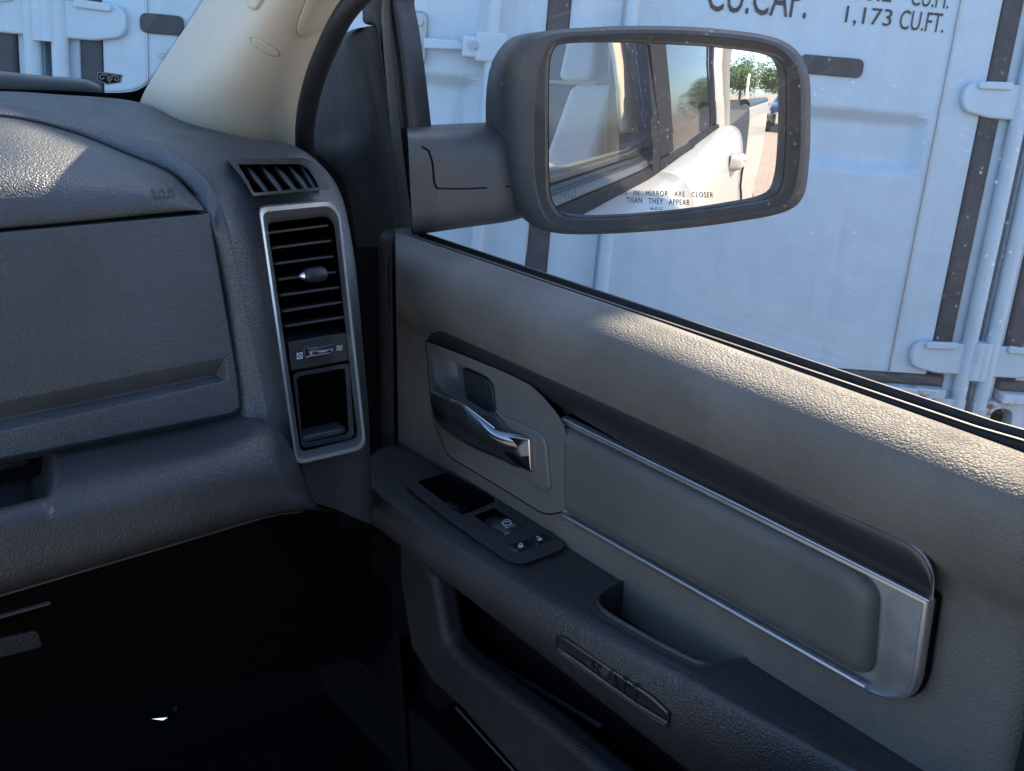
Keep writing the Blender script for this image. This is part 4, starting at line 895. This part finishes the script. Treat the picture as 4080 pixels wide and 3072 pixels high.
# ------------------------------------------------------------------ yard
gm, n_, l_, b_ = new_mat('dirt'); co_ = coords(n_, l_)
l_.new(mixc(n_, l_, noise(n_, l_, co_, 2.5, 8, .65), (.30, .215, .15), (.42, .32, .235)), b_.inputs['Base Color']); b_.inputs['Roughness'].default_value = .95
bp_ = n_.new('ShaderNodeBump'); bp_.inputs['Distance'].default_value = .02; l_.new(noise(n_, l_, co_, 25, 6), bp_.inputs['Height']); l_.new(bp_.outputs[0], b_.inputs['Normal'])
g_up = av; G0 = O_c+av*GZ
def gpt(x, y): return np.array([x, y, G0[2]-(g_up[0]*(x-G0[0])+g_up[1]*(y-G0[1]))/g_up[2]])
def level(x, y):          # the slope eases off to level away from the truck
    q = gpt(*(np.clip(x, -6, 6), np.clip(y, -6, 6))); return np.array([x, y, q[2]])
gxs = np.r_[-900, -300, -120, -60, -30, -15, np.linspace(-8, 8, 9), 15, 30, 60, 120, 300, 900]
gr = add('ground', [level(x, y) for y in gxs for x in gxs], gridfaces(len(gxs), len(gxs)), gm, None, smooth=True); gr['kind'] = 'structure'; gr['label'] = 'tan dirt yard'

# ------------------------------------------------------------------ the truck's own flank behind the door (seen in the mirror)
tr = thing('pickup_truck', 'white pickup truck flank with rear door and bed, reflected in side mirror', 'truck', (.6, -1.2, -1.1))
shell('rear_door', .197, -1.10, MT['white'], tr)
bedp = [(.80, -.14), (.835, -.15), (.85, -.20), (.852, -.35), (.855, -.62), (.85, -.80), (.83, -.98)]
loft('bed_side', [[(x, y, z) for x, z in bedp] for y in np.linspace(-1.13, -3.3, 12)], MT['white'], tr, n=20)
loft('bed_rail_cap', [[(x, y, z) for x, z in ((.78, -.15), (.785, -.12), (.82, -.115), (.842, -.135), (.843, -.16))] for y in np.linspace(-1.14, -3.3, 6)], MT['blackplastic'], tr, n=12)
loft('tailgate', [[(x, -3.3, -.14), (x, -3.36, -.2), (x, -3.36, -.9)] for x in (.83, .3, -.4, -.9)], MT['white'], tr)
along('rear_belt_moulding', [(.694, -.330), (.696, -.292), (.702, -.292), (.712, -.300), (.716, -.312), (.715, -.330)], MT['matteblack'], y0=.198, y1=-.86, parent=tr, smooth='auto')
def tum(z): return .705-.10*max(0, z+.26)
loft('rear_window', [[(tum(z)-.004, y+.22*max(0, z+.26), z) for y in np.linspace(.06, -.80, 8)] for z in (-.28, -.15, 0, .15, .34)], MT['smoked'], tr)
loft('rear_pillar_cover', [[(tum(z)+.004, y+.22*(z+.26), z) for z in (-.27, -.1, .1, .34)] for y in (.20, .19, .05, .04)], MT['matteblack'], tr)
loft('cab_corner', [[(tum(z)+.006, y+.22*(z+.26), z) for z in (-.30, -.27, -.1, .1, .34)] for y in (-.78, -.81, -.93, -1.06, -1.10)], MT['white'], tr)
loft('cab_back', [[(.74, -1.11, -.3), (.70, -1.06, .34)], [(-.9, -1.15, -.3), (-.9, -1.10, .34)]], MT['white'], tr)
loft('cab_lining', [[(.66, -1.02, -.9), (.66, -1.02, .34)], [(-.5, -1.04, -.9), (-.5, -1.04, .34)]], MT['seatdark'], tr)
loft('window_edge', [[(tum(z)+.010, y+.22*(z+.26), z) for z in (-.27, -.1, .1, .34)] for y in (-.735, -.745, -.785, -.79)], MT['matteblack'], tr)
loft('roof_shade_strip', [[(.655, y, .335), (.64, y, .365), (.58, y, .385), (.36, y, .40), (.36, y, .385), (.57, y, .365), (.62, y, .345)] for y in (.62, .3, 0, -.5, -1.06)], MT['white'], tr, smooth='auto')  # unseen strip of roof, added to keep the sun off the headrest
ho = rounded([(-.50, -.345), (-.74, -.36), (-.745, -.43), (-.51, -.42)], .03, 6)
hd = cushion('door_handle', [(.842, y, z) for y, z in ho], (1, 0, 0), .055, .025, MT['white'], tr)
tube('rear_tyre', [(.62, -2.35, -.98), (.63, -2.35, -.98), (.82, -2.35, -.98), (.835, -2.35, -.98)], [.33, .37, .37, .33], MT['rubber'], tr, n=32)
# passenger seat and belt, seen through the window in the mirror
seat = thing('passenger_seat', 'pale grey cloth passenger seat with headrest, reflected in the mirror', 'seat', (.2, -.2, -.6))
def slab(name, x0, x1, prof2, m, r=.02): return prism(name, [(x0, y, z) for y, z in prof2], (x1-x0, 0, 0), m, seat, bevel=r, seg=5)
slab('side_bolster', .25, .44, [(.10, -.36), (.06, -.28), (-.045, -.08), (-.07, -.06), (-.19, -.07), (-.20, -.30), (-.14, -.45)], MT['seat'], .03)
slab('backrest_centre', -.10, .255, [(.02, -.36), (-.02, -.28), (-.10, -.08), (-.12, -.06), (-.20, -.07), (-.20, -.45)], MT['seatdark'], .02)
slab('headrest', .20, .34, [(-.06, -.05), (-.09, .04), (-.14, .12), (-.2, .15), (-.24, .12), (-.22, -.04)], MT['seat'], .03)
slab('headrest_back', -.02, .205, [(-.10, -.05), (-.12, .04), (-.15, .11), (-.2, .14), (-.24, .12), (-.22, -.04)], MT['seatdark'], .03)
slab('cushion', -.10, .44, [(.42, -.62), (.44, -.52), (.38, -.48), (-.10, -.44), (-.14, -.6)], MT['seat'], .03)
belt = loft('seat_belt', [[(x+.01*0, y-.02, z), (x, y+.02, z)] for x, y, z in ((.54, .16, .34), (.50, .10, .10), (.49, .09, -.08), (.50, .11, -.27), (.54, .13, -.6))], MT['belt'], None, per=2, nr=4, solid=.002)
tag(belt, 'grey seat belt webbing hanging beside the passenger seat, reflected in the mirror', 'seat belt')
bpt = loft('pillar_trim', [[(.60, .10, -.21), (.60, .21, -.205)], [(.59, .14, -.1), (.59, .235, -.1)], [(.58, .213, .07), (.58, .287, .07)], [(.56, .32, .36), (.56, .39, .36)]], MT['beige'], None, per=3, nr=4, solid=.02)
tag(bpt, 'beige centre pillar trim behind the passenger seat, reflected in the mirror', 'pillar trim')

# ------------------------------------------------------------------ things far behind, seen only in the mirror
suv = thing('parked_car', 'dark parked car standing behind the truck, reflected in mirror edge', 'car', tuple(level(1.35, -14)))
zb = level(1.35, -14)[2]
navy = plain('dark_car_paint', (.012, .016, .026), .2, coat=.8)
secs = []
for y, hw, z0, z1, zr, rw in ((-13.6, .80, .45, .75, .75, .74), (-13.8, .92, .30, .88, .90, .84), (-14.3, .95, .28, .98, 1.02, .86), (-14.75, .95, .28, 1.0, 1.10, .80), (-15.3, .95, .28, 1.02, 1.55, .66), (-15.8, .95, .28, 1.02, 1.64, .64), (-17.4, .95, .28, 1.02, 1.60, .64), (-18.2, .92, .32, 1.0, 1.05, .8)):
    secs.append([(1.35+s*w, y, zb+z) for s, w, z in ((-1, hw*.9, z0), (-1, hw, (z0+z1)/2), (-1, hw*.97, z1), (-1, rw, zr-.02), (-.6, rw, zr), (.6, rw, zr), (1, rw, zr-.02), (1, hw*.97, z1), (1, hw, (z0+z1)/2), (1, hw*.9, z0))])
loft('car_body', secs, navy, suv, nr=3)
add('car_windscreen', [(.62, -14.78, zb+1.10), (2.08, -14.78, zb+1.10), (1.92, -15.24, zb+1.53), (.78, -15.24, zb+1.53)], [(0, 1, 2, 3)], MT['smoked'], suv, smooth=False)
for x in (.42, 2.28):
    for y in (-14.35, -17.2): tube('car_wheel', [(x-.1, y, zb+.34), (x-.08, y, zb+.34), (x+.08, y, zb+.34), (x+.1, y, zb+.34)], [.28, .34, .34, .28], MT['rubber'], suv, n=24)
    cushion('headlight', [(x+.12*(1 if x < 1 else -1)+dx, -13.72, zb+.72+dz) for dx, dz in ((-.1, -.05), (.1, -.05), (.1, .06), (-.1, .06))], (0, 1, 0), .03, .02, MT['chrome'], suv)
leafm, n_, l_, b_ = new_mat('leaves'); co_ = coords(n_, l_)
l_.new(mixc(n_, l_, noise(n_, l_, co_, 1.2, 4), (.035, .075, .018), (.10, .15, .04)), b_.inputs['Base Color']); b_.inputs['Roughness'].default_value = .6
bark = plain('bark', (.11, .085, .06), .9)
def tree(x, y, h, r, label, seed):
    g = np.random.default_rng(seed); base = level(x, y); t = thing('tree', label, 'tree', tuple(base), 'trees behind the truck')
    tube('trunk', [base-np.array([0, 0, .2]), base+np.array([.1, 0, h*.3]), base+np.array([-.1, .1, h*.6])], [.22*h/6, .16*h/6, .08*h/6], bark, t, n=8)
    V, F = [], []
    cl = [(g.normal(0, .45, 3)*np.array([r, r, h*.22])+np.array([0, 0, h*.55]), g.uniform(.3, .55)*r) for _ in range(26)]
    for c_, cr0 in cl:
        for _ in range(420):
            d = nrm(g.normal(0, 1, 3)); p = base+c_+d*cr0*g.uniform(.6, 1.0)**.5; s = g.uniform(.07, .15)*h/6
            a = nrm(np.cross(d+g.normal(0, .6, 3), [0, 0, 1.])+1e-6); b = nrm(np.cross(a, d+g.normal(0, .5, 3)))
            i = len(V); V += [p-a*s, p+b*s*.7, p+a*s, p-b*s*.7]; F.append((i, i+1, i+2, i+3))
    add('crown', V, F, leafm, t, smooth=False)
tree(-4.2, -46, 4.6, 2.6, 'broad green tree left of the pole in the mirror reflection', 1)
tree(-0.2, -52, 5.0, 2.8, 'green tree above the dark car in the mirror reflection', 2)
tree(-9.5, -50, 5.2, 3.0, 'green tree beyond the truck bed in the mirror reflection', 3)
tree(6.4, -38, 5.6, 3.0, 'dark tree reflected in the truck rear window', 4)
pb = level(-1.9, -30)
pole = tag(tube('utility_pole', [pb-np.array([0, 0, .3]), pb+np.array([.05, 0, 1.5]), np.array([-1.75, -30, 1.3])], .10, MT['print_white'], None, n=10), 'short pale leaning pole before the trees in the mirror', 'pole')
mb = level(-5.6, -90); mast = thing('lattice_mast', 'thin lattice radio mast against the sky in the mirror', 'mast', tuple(mb))
lg = [np.array([.5*math.cos(a), .5*math.sin(a), 0]) for a in (0, 2.1, 4.2)]
for q in lg: tube('mast_leg', [mb+q, mb+q*.3+np.array([0, 0, 24])], .045, MT['steel'], mast, n=6)
for k in range(16):
    s0_, s1_ = 1-.7*k/16, 1-.7*(k+1)/16
    for i in range(3): tube('mast_brace', [mb+lg[i]*s0_+np.array([0, 0, 1.5*k]), mb+lg[(i+1) % 3]*s1_+np.array([0, 0, 1.5*k+1.5])], .03, MT['steel'], mast, n=4)
